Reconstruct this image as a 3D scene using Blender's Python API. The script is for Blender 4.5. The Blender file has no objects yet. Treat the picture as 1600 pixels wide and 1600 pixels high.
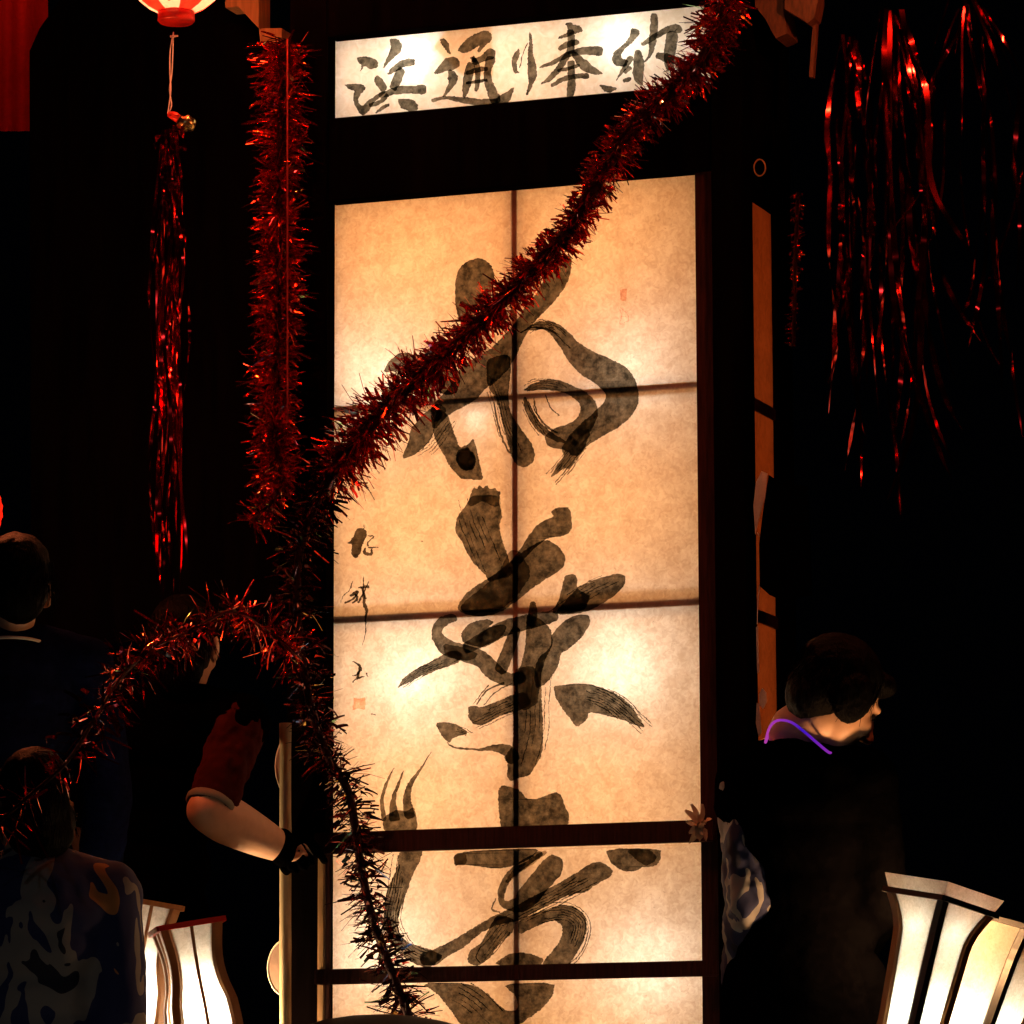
import bpy, bmesh, math, random
from mathutils import Vector, Matrix, noise
from mathutils.geometry import tessellate_polygon
R = math.radians
random.seed(7)
S = bpy.context.scene
C = S.collection

# ------------------------------------------------------------------ camera
FPX = 7200.0
cam = bpy.data.cameras.new('camera'); camo = bpy.data.objects.new('camera', cam); C.objects.link(camo)
cam.sensor_width = 36; cam.lens = 36*FPX/1600; cam.clip_end = 500; cam.clip_start = .1
camo.matrix_world = Matrix.Translation((0, 0, 1.6)) @ Matrix.Rotation(R(90+8.70), 4, 'X') @ Matrix.Rotation(R(-0.178), 4, 'Z')
S.camera = camo
S.render.resolution_x = 1024; S.render.resolution_y = 1024
S.view_settings.view_transform = 'Standard'; S.view_settings.look = 'None'
S.view_settings.exposure = 0; S.view_settings.gamma = 1; S.view_settings.use_curve_mapping = False
# ------------------------------------------------------------------ night sky
W = bpy.data.worlds.new('World'); S.world = W; W.use_nodes = True
W.node_tree.nodes['Background'].inputs[0].default_value = (.25, .3, .6, 1)
W.node_tree.nodes['Background'].inputs[1].default_value = .0006
S.cycles.transparent_max_bounces = 24

# ------------------------------------------------------------------ pixel -> place helpers (photo is 1600 px)
MW = camo.matrix_world.copy(); EYE = MW.translation.copy(); M3 = MW.to_3x3()
def ray(px, py): return (M3 @ Vector(((px-800)/FPX, -(py-800)/FPX, -1))).normalized()
def at(px, py, dist): return EYE + ray(px, py)*dist
YAW = R(20.36)
U = Vector((math.cos(YAW), -math.sin(YAW), 0)); Z = Vector((0, 0, 1)); N = Vector((-math.sin(YAW), -math.cos(YAW), 0))
O = at(805, 800, 12.0); O.z = 0
FM = Matrix((U, N, Z)).transposed().to_4x4(); FM.translation = O        # float frame: x = along the front, y = towards the viewer, z = up
def front(px, py, d=0.0):
    r = ray(px, py); t = ((O + N*d - EYE).dot(N))/r.dot(N); return EYE + r*t
def loc(px, py, d=0.0):
    p = front(px, py, d) - O; return Vector((p.dot(U), p.dot(N), p.z))
def UU(px, py, d=0.0): return loc(px, py, d).x
def ZZ(xl, yl, xr, yr, d=0.0): return (loc(xl, yl, d).z + loc(xr, yr, d).z)/2

# ------------------------------------------------------------------ object helpers
def tag(o, label=None, cat=None, group=None, kind=None):
    if label: o['label'] = label
    if cat: o['category'] = cat
    if group: o['group'] = group
    if kind: o['kind'] = kind
    return o
def empty(name, m, label, cat, group=None):
    o = bpy.data.objects.new(name, None); C.objects.link(o)
    o.matrix_world = m if isinstance(m, Matrix) else Matrix.Translation(m)
    o.empty_display_size = .1
    return tag(o, label, cat, group)
def mesh(name, vs, fs, mat, parent=None, smooth=False):
    """vertices are in world space when there is no parent, otherwise in the top thing's space"""
    me = bpy.data.meshes.new(name); me.from_pydata([tuple(v) for v in vs], [], fs); me.update()
    o = bpy.data.objects.new(name, me); C.objects.link(o)
    if mat: me.materials.append(mat)
    if parent: o.parent = parent
    if smooth:
        for p in me.polygons: p.use_smooth = True
    return o
def box_v(x0, x1, y0, y1, z0, z1, b=0.0):
    bm = bmesh.new()
    bmesh.ops.create_cube(bm, size=1)
    for v in bm.verts:
        v.co = Vector(((x0+x1)/2+v.co.x*(x1-x0), (y0+y1)/2+v.co.y*(y1-y0), (z0+z1)/2+v.co.z*(z1-z0)))
    if b: bmesh.ops.bevel(bm, geom=bm.edges[:], offset=b, segments=2, affect='EDGES')
    return bm
def bmo(name, bm, mat, parent=None, smooth=False):
    me = bpy.data.meshes.new(name); bm.normal_update(); bm.to_mesh(me); bm.free()
    o = bpy.data.objects.new(name, me); C.objects.link(o); me.materials.append(mat)
    if parent: o.parent = parent
    if smooth:
        for p in me.polygons: p.use_smooth = True
    return o
def box(name, x0, x1, y0, y1, z0, z1, mat, parent, b=.003):
    return bmo(name, box_v(x0, x1, y0, y1, z0, z1, b), mat, parent)
def join_bm(bm, other):
    me = bpy.data.meshes.new('t'); other.to_mesh(me); bm.from_mesh(me); bpy.data.meshes.remove(me); other.free()
def tube(pts, rad, seg=8, caps=True):
    """vertices, faces of a tube through pts; rad number or list"""
    n = len(pts); pts = [Vector(p) for p in pts]
    rr = rad if isinstance(rad, (list, tuple)) else [rad]*n
    vs, fs = [], []
    t0 = (pts[1]-pts[0]).normalized(); a = t0.orthogonal().normalized()
    for i in range(n):
        t = (pts[min(i+1, n-1)]-pts[max(i-1, 0)]).normalized()
        a = (a - t*a.dot(t)).normalized(); b = t.cross(a)
        for k in range(seg):
            th = 2*math.pi*k/seg; vs.append(pts[i]+(a*math.cos(th)+b*math.sin(th))*rr[i])
    for i in range(n-1):
        for k in range(seg):
            fs.append((i*seg+k, i*seg+(k+1) % seg, (i+1)*seg+(k+1) % seg, (i+1)*seg+k))
    if caps:
        fs.append(tuple(range(seg-1, -1, -1))); fs.append(tuple((n-1)*seg+k for k in range(seg)))
    return vs, fs
def merge(parts):
    V, F = [], []
    for vs, fs in parts:
        k = len(V); V += list(vs); F += [tuple(i+k for i in f) for f in fs]
    return V, F
def crom(P, n):
    """Catmull-Rom resample of tuples"""
    out = []; m = len(P)
    for i in range(m-1):
        p0, p1, p2, p3 = P[max(i-1, 0)], P[i], P[i+1], P[min(i+2, m-1)]
        for k in range(n):
            t = k/n
            out.append(tuple(.5*((2*b)+(c-a)*t+(2*a-5*b+4*c-d)*t*t+(-a+3*b-3*c+d)*t**3) for a, b, c, d in zip(p0, p1, p2, p3)))
    out.append(tuple(P[-1])); return out

# ------------------------------------------------------------------ materials
def mat(name, col, rough=.6, metal=0, nz=0, scale=20, bump=0, coat=0, stretch=(1, 1, 1), spec=.5):
    m = bpy.data.materials.new(name); m.use_nodes = True; nt = m.node_tree; b = nt.nodes['Principled BSDF']
    b.inputs['Base Color'].default_value = (*col, 1); b.inputs['Roughness'].default_value = rough
    b.inputs['Metallic'].default_value = metal; b.inputs['Specular IOR Level'].default_value = spec
    if coat: b.inputs['Coat Weight'].default_value = coat
    if nz or bump:
        tc = nt.nodes.new('ShaderNodeTexCoord'); mp = nt.nodes.new('ShaderNodeMapping'); mp.inputs['Scale'].default_value = stretch
        nt.links.new(tc.outputs['Object'], mp.inputs[0])
        n = nt.nodes.new('ShaderNodeTexNoise'); n.inputs['Scale'].default_value = scale; n.inputs['Detail'].default_value = 6
        nt.links.new(mp.outputs[0], n.inputs['Vector'])
        if nz:
            r = nt.nodes.new('ShaderNodeValToRGB'); r.color_ramp.elements[0].position = .3; r.color_ramp.elements[1].position = .7
            r.color_ramp.elements[0].color = (*[c*(1-nz) for c in col], 1); r.color_ramp.elements[1].color = (*[min(1, c*(1+nz)) for c in col], 1)
            nt.links.new(n.outputs['Fac'], r.inputs[0]); nt.links.new(r.outputs[0], b.inputs['Base Color'])
        if bump:
            bp = nt.nodes.new('ShaderNodeBump'); bp.inputs['Strength'].default_value = bump; bp.inputs['Distance'].default_value = .005
            nt.links.new(n.outputs['Fac'], bp.inputs['Height']); nt.links.new(bp.outputs[0], b.inputs['Normal'])
    return m
def paper_mat(name, c0, c1, scale=18, trans=.85, fleck=0.0):
    m = bpy.data.materials.new(name); m.use_nodes = True; nt = m.node_tree; nt.nodes.clear(); L = nt.links
    out = nt.nodes.new('ShaderNodeOutputMaterial'); mx = nt.nodes.new('ShaderNodeMixShader'); mx.inputs[0].default_value = trans
    tr = nt.nodes.new('ShaderNodeBsdfTranslucent'); df = nt.nodes.new('ShaderNodeBsdfDiffuse')
    L.new(df.outputs[0], mx.inputs[1]); L.new(tr.outputs[0], mx.inputs[2]); L.new(mx.outputs[0], out.inputs[0])
    tc = nt.nodes.new('ShaderNodeTexCoord')
    n1 = nt.nodes.new('ShaderNodeTexNoise'); n1.inputs['Scale'].default_value = scale; n1.inputs['Detail'].default_value = 7; n1.inputs['Roughness'].default_value = .62
    n2 = nt.nodes.new('ShaderNodeTexNoise'); n2.inputs['Scale'].default_value = scale*4.5; n2.inputs['Detail'].default_value = 4; n2.inputs['Distortion'].default_value = 1.2
    for n in (n1, n2): L.new(tc.outputs['Object'], n.inputs['Vector'])
    ma = nt.nodes.new('ShaderNodeMath'); ma.operation = 'ADD'; L.new(n1.outputs['Fac'], ma.inputs[0]); L.new(n2.outputs['Fac'], ma.inputs[1])
    r = nt.nodes.new('ShaderNodeValToRGB'); r.color_ramp.elements[0].position = .38; r.color_ramp.elements[1].position = .62
    mh = nt.nodes.new('ShaderNodeMath'); mh.operation = 'MULTIPLY'; mh.inputs[1].default_value = .5; L.new(ma.outputs[0], mh.inputs[0])
    L.new(mh.outputs[0], r.inputs[0])
    r.color_ramp.elements[0].color = (*c0, 1); r.color_ramp.elements[1].color = (*c1, 1)
    last = r.outputs[0]
    if fleck:
        v = nt.nodes.new('ShaderNodeTexNoise'); v.inputs['Scale'].default_value = 95; v.inputs['Detail'].default_value = 2; v.inputs['Distortion'].default_value = 2.5
        L.new(tc.outputs['Object'], v.inputs['Vector'])
        rr = nt.nodes.new('ShaderNodeValToRGB'); rr.color_ramp.elements[0].position = .66; rr.color_ramp.elements[1].position = .76
        rr.color_ramp.elements[0].color = (1, 1, 1, 1); rr.color_ramp.elements[1].color = (1-fleck, 1-fleck*1.15, 1-fleck*1.3, 1)
        L.new(v.outputs['Fac'], rr.inputs[0])
        mm = nt.nodes.new('ShaderNodeMix'); mm.data_type = 'RGBA'; mm.blend_type = 'MULTIPLY'; mm.inputs[0].default_value = 1
        L.new(last, mm.inputs[6]); L.new(rr.outputs[0], mm.inputs[7]); last = mm.outputs[2]
    L.new(last, tr.inputs[0]); L.new(last, df.inputs[0])
    return m
def ink_mat(name, lo, hi, scale=30, dry=0.0):
    """thin wash of ink: filters what shines through the paper"""
    m = bpy.data.materials.new(name); m.use_nodes = True; nt = m.node_tree; nt.nodes.clear(); L = nt.links
    out = nt.nodes.new('ShaderNodeOutputMaterial'); t = nt.nodes.new('ShaderNodeBsdfTransparent')
    tc = nt.nodes.new('ShaderNodeTexCoord')
    n = nt.nodes.new('ShaderNodeTexNoise'); n.inputs['Scale'].default_value = scale; n.inputs['Detail'].default_value = 9; n.inputs['Roughness'].default_value = .7
    L.new(tc.outputs['Object'], n.inputs['Vector'])
    r = nt.nodes.new('ShaderNodeValToRGB'); e = r.color_ramp.elements
    e[0].position = .38; e[0].color = (*lo, 1); e[1].position = .60; e[1].color = (*hi, 1)
    k = e.new(.74); k.color = (*[min(1, h*1.7) for h in hi], 1)
    L.new(n.outputs['Fac'], r.inputs[0]); L.new(r.outputs[0], t.inputs[0]); L.new(t.outputs[0], out.inputs[0])
    return m
def emit(name, col, s):
    m = bpy.data.materials.new(name); m.use_nodes = True; nt = m.node_tree; nt.nodes.clear()
    out = nt.nodes.new('ShaderNodeOutputMaterial'); e = nt.nodes.new('ShaderNodeEmission'); e.inputs[0].default_value = (*col, 1); e.inputs[1].default_value = s
    nt.links.new(e.outputs[0], out.inputs[0]); return m
def foil_mat(name, cols, rough, metal=.75):
    """metal foil whose colour changes from strip to strip"""
    m = bpy.data.materials.new(name); m.use_nodes = True; nt = m.node_tree; b = nt.nodes['Principled BSDF']; L = nt.links
    g = nt.nodes.new('ShaderNodeNewGeometry'); r = nt.nodes.new('ShaderNodeValToRGB'); r.color_ramp.interpolation = 'CONSTANT'
    L.new(g.outputs['Random Per Island'], r.inputs[0])
    e = r.color_ramp.elements; e[0].position = 0; e[0].color = (*cols[0][1], 1); e[1].position = cols[1][0]; e[1].color = (*cols[1][1], 1)
    for p, c in cols[2:]:
        k = e.new(p); k.color = (*c, 1)
    L.new(r.outputs[0], b.inputs['Base Color'])
    b.inputs['Metallic'].default_value = metal; b.inputs['Roughness'].default_value = rough
    return m
M = dict(
    lacquer=mat('black_lacquer', (.0018, .0011, .001), .5, spec=0, nz=.4, scale=30, stretch=(1, 1, .1)),
    stile=mat('dark_red_wood', (.034, .009, .005), .6, spec=.1, nz=.45, scale=25, bump=.3, stretch=(6, 6, .5)),
    muntin=mat('brown_lattice_wood', (.20, .10, .05), .6, nz=.3, scale=30, bump=.2, stretch=(5, 5, 1)),
    honey=mat('honey_wood', (.42, .24, .10), .55, nz=.3, scale=16, bump=.3, stretch=(6, 6, .6)),
    bamboo=mat('pale_bamboo', (.45, .36, .20), .45, nz=.25, scale=14, stretch=(4, 4, .5)),
    inner=mat('white_board', (.75, .62, .45), .8, nz=.1, scale=6),
    paper=paper_mat('washi_paper', (.72, .60, .46), (.97, .90, .77), 15, .9, .26),
    sidepaper=paper_mat('amber_side_paper', (.15, .030, .005), (.21, .045, .009), 8, .8),
    signpaper=paper_mat('sign_washi_paper', (.80, .70, .56), (.98, .93, .84), 9, .9, .1),
    ink=ink_mat('ink_wash', (.045, .042, .034), (.21, .192, .155), 38),
    inkdark=ink_mat('dense_ink', (.03, .027, .02), (.14, .12, .09), 30),
    pool=ink_mat('ink_pool', (.10, .09, .07), (.45, .40, .33), 30),
    seal=ink_mat('red_seal_ink', (.95, .45, .30), (1, .72, .55), 60),
    seal2=ink_mat('pink_seal_ink', (.85, .45, .38), (.98, .75, .65), 160),
    tinsel=foil_mat('red_tinsel_foil', [(0, (.80, .045, .012)), (.30, (.30, .008, .006)), (.62, (.65, .02, .012)), (.82, (.9, .13, .025)), (.92, (.8, .14, .25)), (.955, (.9, .75, .5)), (.975, (.3, .45, .9)), (.988, (.35, .75, .3))], .20, .97),
    shadetinsel=foil_mat('shaded_iridescent_tinsel_foil', [(0, (.05, .006, .004)), (.40, (.03, .004, .004)), (.66, (.22, .014, .008)), (.86, (.45, .03, .015)), (.94, (.8, .6, .2)), (.96, (.2, .4, .9)), (.98, (.3, .7, .4))], .2, .9),  # darker foil: the trailing garland's lack of light put into its colour
    streamer=foil_mat('red_streamer_foil', [(0, (.75, .03, .012)), (.5, (.6, .015, .015)), (.8, (.9, .10, .02)), (.94, (.9, .6, .45))], .13, 1),
    core=mat('dark_tinsel_core', (.02, .002, .002), .7, spec=.1),
    skin=mat('skin', (.58, .33, .20), .5, nz=.08, scale=30, bump=.05),
    hair=mat('black_hair', (.003, .0025, .002), .5, spec=.04, nz=.5, scale=60, bump=.8, stretch=(6, 6, .6)),
    black=mat('black_cloth', (.0008, .0007, .0008), .9, spec=0, nz=.3, scale=60, bump=.4),
    redlitcloth=mat('red_lit_shirt_cloth', (.045, .005, .003), .9, spec=.05, nz=.15, scale=60, bump=.3),  # sleeve of the black shirt, red light on it put into the colour
    navy=mat('navy_cloth', (.006, .008, .03), .9, spec=0, nz=.3, scale=60, bump=.3),
    cream=mat('cream_trim', (.65, .58, .45), .8),
    lithem=mat('lit_hem_grey', (.22, .20, .16), .9, spec=.1),
    gold=mat('gold', (.85, .62, .25), .25, 1),
    white=mat('white_cord', (.8, .78, .75), .6),
    redlac=mat('red_lacquer', (.6, .03, .015), .35),
    brownrib=mat('varnished_brown_wood', (.40, .17, .06), .4, nz=.35, scale=20, stretch=(1, 1, .3)),
    blackrib=mat('black_rib', (.012, .011, .01), .5),
    lampaper=paper_mat('lamp_paper', (.70, .68, .58), (.93, .91, .83), 26, .85, .08),
    redpaper=paper_mat('red_lantern_paper', (.80, .03, .02), (.92, .06, .03), 8, .8),
    whitepaper=paper_mat('white_lantern_paper', (.80, .62, .55), (.92, .75, .68), 8, .8),
    drum=mat('drum_wood', (.004, .002, .0015), .6, spec=.05, nz=.4, scale=14, stretch=(.3, 3, 3)),
    hide=mat('drum_hide', (.5, .42, .3), .7, nz=.1),
    asphalt=mat('asphalt', (.05, .05, .05), .9, nz=.3, scale=12, bump=.4),
    plank=mat('deck_wood', (.12, .07, .04), .7, nz=.3, scale=10, bump=.3, stretch=(.4, 6, 6)),
    eye=mat('eye', (.03, .02, .015), .15),
    petal=mat('pale_paper_petal', (.62, .50, .36), .7),
    shide=paper_mat('pale_paper_strip', (.75, .62, .52), (.9, .78, .68), 20, .3),
)
def pattern_mat(name, cols, scale):
    m = bpy.data.materials.new(name); m.use_nodes = True; nt = m.node_tree; b = nt.nodes['Principled BSDF']; L = nt.links
    tc = nt.nodes.new('ShaderNodeTexCoord'); mp = nt.nodes.new('ShaderNodeMapping'); mp.inputs['Scale'].default_value = (1, 1, .55); L.new(tc.outputs['Object'], mp.inputs[0]); n = nt.nodes.new('ShaderNodeTexNoise'); n.inputs['Scale'].default_value = scale
    n.inputs['Detail'].default_value = 2; n.inputs['Distortion'].default_value = .7; L.new(mp.outputs[0], n.inputs['Vector'])
    r = nt.nodes.new('ShaderNodeValToRGB'); r.color_ramp.interpolation = 'CONSTANT'; e = r.color_ramp.elements
    e[0].position = 0; e[0].color = (*cols[0][1], 1); e[1].position = cols[1][0]; e[1].color = (*cols[1][1], 1)
    for p, c in cols[2:]:
        k = e.new(p); k.color = (*c, 1)
    L.new(n.outputs['Fac'], r.inputs[0]); L.new(r.outputs[0], b.inputs['Base Color']); b.inputs['Roughness'].default_value = .8
    return m
M['happi'] = pattern_mat('patterned_festival_cloth', [(0, (.55, .22, .06)), (.36, (.012, .02, .10)), (.50, (.24, .23, .22)), (.62, (.010, .012, .03)), (.72, (.22, .21, .21))], 9)
M['happi2'] = pattern_mat('blue_white_festival_cloth', [(0, (.01, .012, .03)), (.42, (.012, .016, .06)), (.54, (.22, .21, .20)), (.66, (.02, .025, .07))], 11)

def lamp(name, p, col, power, rad, parent=None):
    l = bpy.data.lights.new(name, 'POINT'); l.color = col; l.energy = power; l.shadow_soft_size = rad
    o = bpy.data.objects.new(name, l); C.objects.link(o)
    if parent: o.parent = parent
    o.location = p; return o

# ================================================================== the lantern tower of the float
T = empty('lantern_tower', FM, 'tall black lacquered lantern tower with glowing calligraphy paper windows', 'lantern tower')
yS0 = ZZ(524, 64, 1086, 10); yS1 = ZZ(524, 190, 1086, 140)       # sign top / bottom
yM0 = ZZ(524, 320, 1088, 273)                                     # window top
yb0 = ZZ(560, 1303, 1096, 1285); yb1 = ZZ(510, 1336, 1100, 1320)  # middle beam
yc0 = ZZ(495, 1515, 1110, 1505); yc1 = ZZ(495, 1540, 1110, 1529)  # lower bar
zB = yc1-.42; DECK = 1.40
uL = UU(522, 700); uR = UU(1089, 700, .024); uL2 = UU(514, 1430); uR2 = UU(1101, 1430)
DEP = -.36
PD = .05   # post projection
uPR0 = UU(1115, 700, PD); uPR1 = UU(1165, 700, PD)
uPL0 = UU(450, 700, PD); uPL1 = UU(521, 700, 0)
# papers (sheets)
def sheet(name, x0, x1, z0, z1, y, m, parent):
    # gently buckled sheet of paper
    nx, nz = 24, 40; vs = []; fs = []
    for j in range(nz+1):
        for i in range(nx+1):
            x = x0+(x1-x0)*i/nx; z = z0+(z1-z0)*j/nz
            e = min(i, nx-i, j, nz-j)
            vs.append((x, y+noise.noise(Vector((x*5, z*5, 3)))*.0003*min(1, e/3), z))
    for j in range(nz):
        for i in range(nx): fs.append((j*(nx+1)+i, j*(nx+1)+i+1, (j+1)*(nx+1)+i+1, (j+1)*(nx+1)+i))
    return mesh(name, vs, fs, m, parent, True)
YP = -.006
P1 = sheet('paper_sheet', uL-.02, uR+.02, yb1-.0, yM0+.02, YP, M['paper'], T)
P1['label'] = 'tall main window paper with two large brushed characters'
P2 = sheet('paper_sheet', uL2-.02, uR2+.02, zB+.03, yb1-.002, YP, M['paper'], T)
P2['label'] = 'lower window paper below the middle beam'
P0 = sheet('paper_sheet', uL-.02, uR+.02, yS1-.02, yS0+.02, YP, M['signpaper'], T)
P0['label'] = 'narrow sign paper with a row of five brushed characters'
# posts & beams
box('post', uPL0, uPL1, DEP, PD, DECK, yS0+.5, M['lacquer'], T)
box('post', uPR0, uPR1, -.035, PD, DECK, yS0+.5, M['lacquer'], T)
box('post', uPL0, uPL1+.02, DEP-.06, DEP-.001, DECK, yS0+.5, M['lacquer'], T)
SB = -.235
box('post', uPR0, uPR1-.001, DEP-.02, SB-.004, DECK, yS0+.5, M['lacquer'], T)
box('stile', uR, uPR0-.001, -.002, .024, zB, yM0+.04, M['stile'], T)
x_ = UU(497, 1430, .055); xm = UU(508, 1430, .055)
box('stile', x_-.0, xm, .0505, .060, zB, yb1, M['honey'], T)['label'] = 'honey coloured wooden stile left of the lower window'
box('stile', xm+.0005, UU(517, 1430, .055), .0505, .058, zB, yb1, M['stile'], T)
box('beam', uPL1+.001, uPR0-.001, -.03, .045, yM0, yS1, M['lacquer'], T)
box('beam', uPL1+.001, uPR0-.001, -.03, .05, yS0, yS0+.5, M['lacquer'], T)
box('beam', x_-.004, uPR0-.002, .0505, .075, yb1, yb0, M['stile'], T)
box('beam', uPL1+.001, uPR0-.002, -.001, .0495, yb1+.004, yb0-.004, M['stile'], T)
box('rail', x_-.004, uPR0+.004, .0605, .072, yc1, yc0, M['stile'], T)
box('sill', uPL1+.001, uPR0-.001, -.03, .045, zB-.08, zB+.03, M['lacquer'], T)
# lattice bars close behind the paper
mb = YP-.0008
um = UU(803, 700); mw = .0092
def vbar(z0, z1): box('lattice_bar', um-mw, um+mw, mb-.022, mb, z0, z1, M['muntin'], T, .001)
vbar(yb0, yM0); vbar(zB, yb1)
def hbar(yl, yr, w, x0, x1):
    z = ZZ(524, yl, 1088, yr)
    for a, b in ((x0, um-mw-.0005), (um+mw+.0005, x1)): box('lattice_bar', a, b, mb-.020, mb-.001, z-w, z+w, M['muntin'], T, .001)
hbar(639, 601, .0095, uL-.01, uR+.01); hbar(968, 941, .0115, uL-.01, uR+.01)
# inside walls
box('inner_board', uPL1-.01, uPR0+.03, DEP-.01, DEP-.0005, zB, yS0+.02, M['inner'], T)
box('inner_board', uPL1-.001, uPL1+.004, DEP, -.04, zB, yS0+.02, M['inner'], T)
box('inner_board', uPL1+.01, uPR0, DEP+.01, -.04, yM0+.02, yM0+.03, M['inner'], T)
box('inner_board', uPL1+.01, uPR0, DEP+.01, -.04, yS0+.03, yS0+.04, M['inner'], T)
# right side: a narrow papered window
uS = uPR1-.008; SB = -.235
sv = [(uS-.006, y, z) for y, z in ((-.034, zB), (SB-.003, zB), (SB-.003, yM0+.0), (-.034, yM0+.0))]
SP = mesh('paper_sheet', sv, [(0, 1, 2, 3)], M['sidepaper'], T); SP['label'] = 'narrow side paper seen edge on beside the right post'
zt = loc(1177, 305).z
box('side_frame', uS-.02, uS+.004, SB-.001, -.036, zt, yS0+.1, M['lacquer'], T)
box('side_frame', uS-.02, uS+.004, SB-.001, -.036, zB-.05, zB+.05, M['lacquer'], T)
for py in (625, 957, 1290, 1520):
    z = loc(1177, py).z
    box('side_frame', uS-.004, uS+.003, SB-.001, -.036, z-.017, z+.017, M['stile'], T)
# lamps inside: white bulbs near the paper, warm fill lights added deeper in
def inside(px, py, y, col, p, r):
    q = loc(px, py, 0); lamp('inside_light', (q.x, y, q.z), col, p, r, T)
WHT = (1, .955, .87); WRM = (1, .465, .155)
for px, py, p_ in ((585, 590, .8), (985, 575, .75), (645, 1055, 1.15), (968, 1040, 1.15), (595, 1480, 1.0), (1010, 1510, 1.0)):
    inside(px, py, -.15, WHT, p_, .03)
inside(740, 655, -.05, WHT, .05, .015)
inside(640, 92, -.085, WHT, .75, .03); inside(968, 62, -.085, WHT, .62, .03); inside(810, 90, -.16, WHT, .6, .03); inside(545, 120, -.14, WHT, .3, .03); inside(1060, 70, -.14, WHT, .3, .03)
for px, py in ((640, 420), (940, 400), (640, 820), (950, 790), (640, 1240), (950, 1230), (640, 1640), (950, 1640)):
    inside(px, py, -.26, WRM, 1.5, .05)
inside(800, 110, -.22, WRM, .75, .05)

def bulb(p, col, P, label, drop=None, stand_z=None):  # unseen bulbs added to brighten the tinsel, face, forearm and coats
    g = empty('added_bulb', p, label, 'added light bulb'); rb = .028
    em = emit('bulb_glow', col, P/(4*math.pi**2*rb*rb)); bm = bmesh.new(); bmesh.ops.create_uvsphere(bm, u_segments=12, v_segments=8, radius=rb); bmo('glass', bm, em, g, True)
    sz = 1 if drop else -1
    vs, fs = tube([(0, 0, sz*rb*.9), (0, 0, sz*(rb+.035))], [.014, .016], 10); mesh('socket', vs, fs, M['blackrib'], g, True)
    vs, fs = tube([(0, 0, sz*(rb+.035)), (0, 0, drop if drop else stand_z-p.z)], .004 if drop else .009, 6); mesh('cable' if drop else 'stand', vs, fs, M['blackrib'], g, True)
RED = (1, .19, .06)
bulb(front(372, -120, .60), RED, 18, 'added red bulb hanging above the left tinsel garland, outside the picture', .35)
bulb(front(-90, 470, 1.0), RED, 40, 'added red bulb hanging left of the foil tassel, outside the picture', 1.2)
bulb(front(1490, -130, .8), (1, .24, .08), 24, 'added red bulb hanging above the foil streamers, outside the picture', .35)
bulb(front(1700, 560, .9), RED, 7, 'added red bulb hanging at the far right, outside the picture', 1.2)
AMB = (1, .62, .32)
bulb(front(285, 1655, .16), AMB, 44, 'added warm bulb on a low stand beneath the bare forearm', None, DECK)
bulb(at(150, 1790, 9.25), (1, .75, .5), .45, 'added dim bulb on a stand behind the seated person', None, DECK)
bulb(at(1080, 1750, 9.9), (1, .78, .55), .8, 'added dim bulb on a stand left of the right hand person', None, DECK)
bulb(at(1447, 1450, 10.37), (1, .50, .20), 19, 'added warm bulb on a stand hidden behind the corner lantern', None, DECK)

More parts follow.
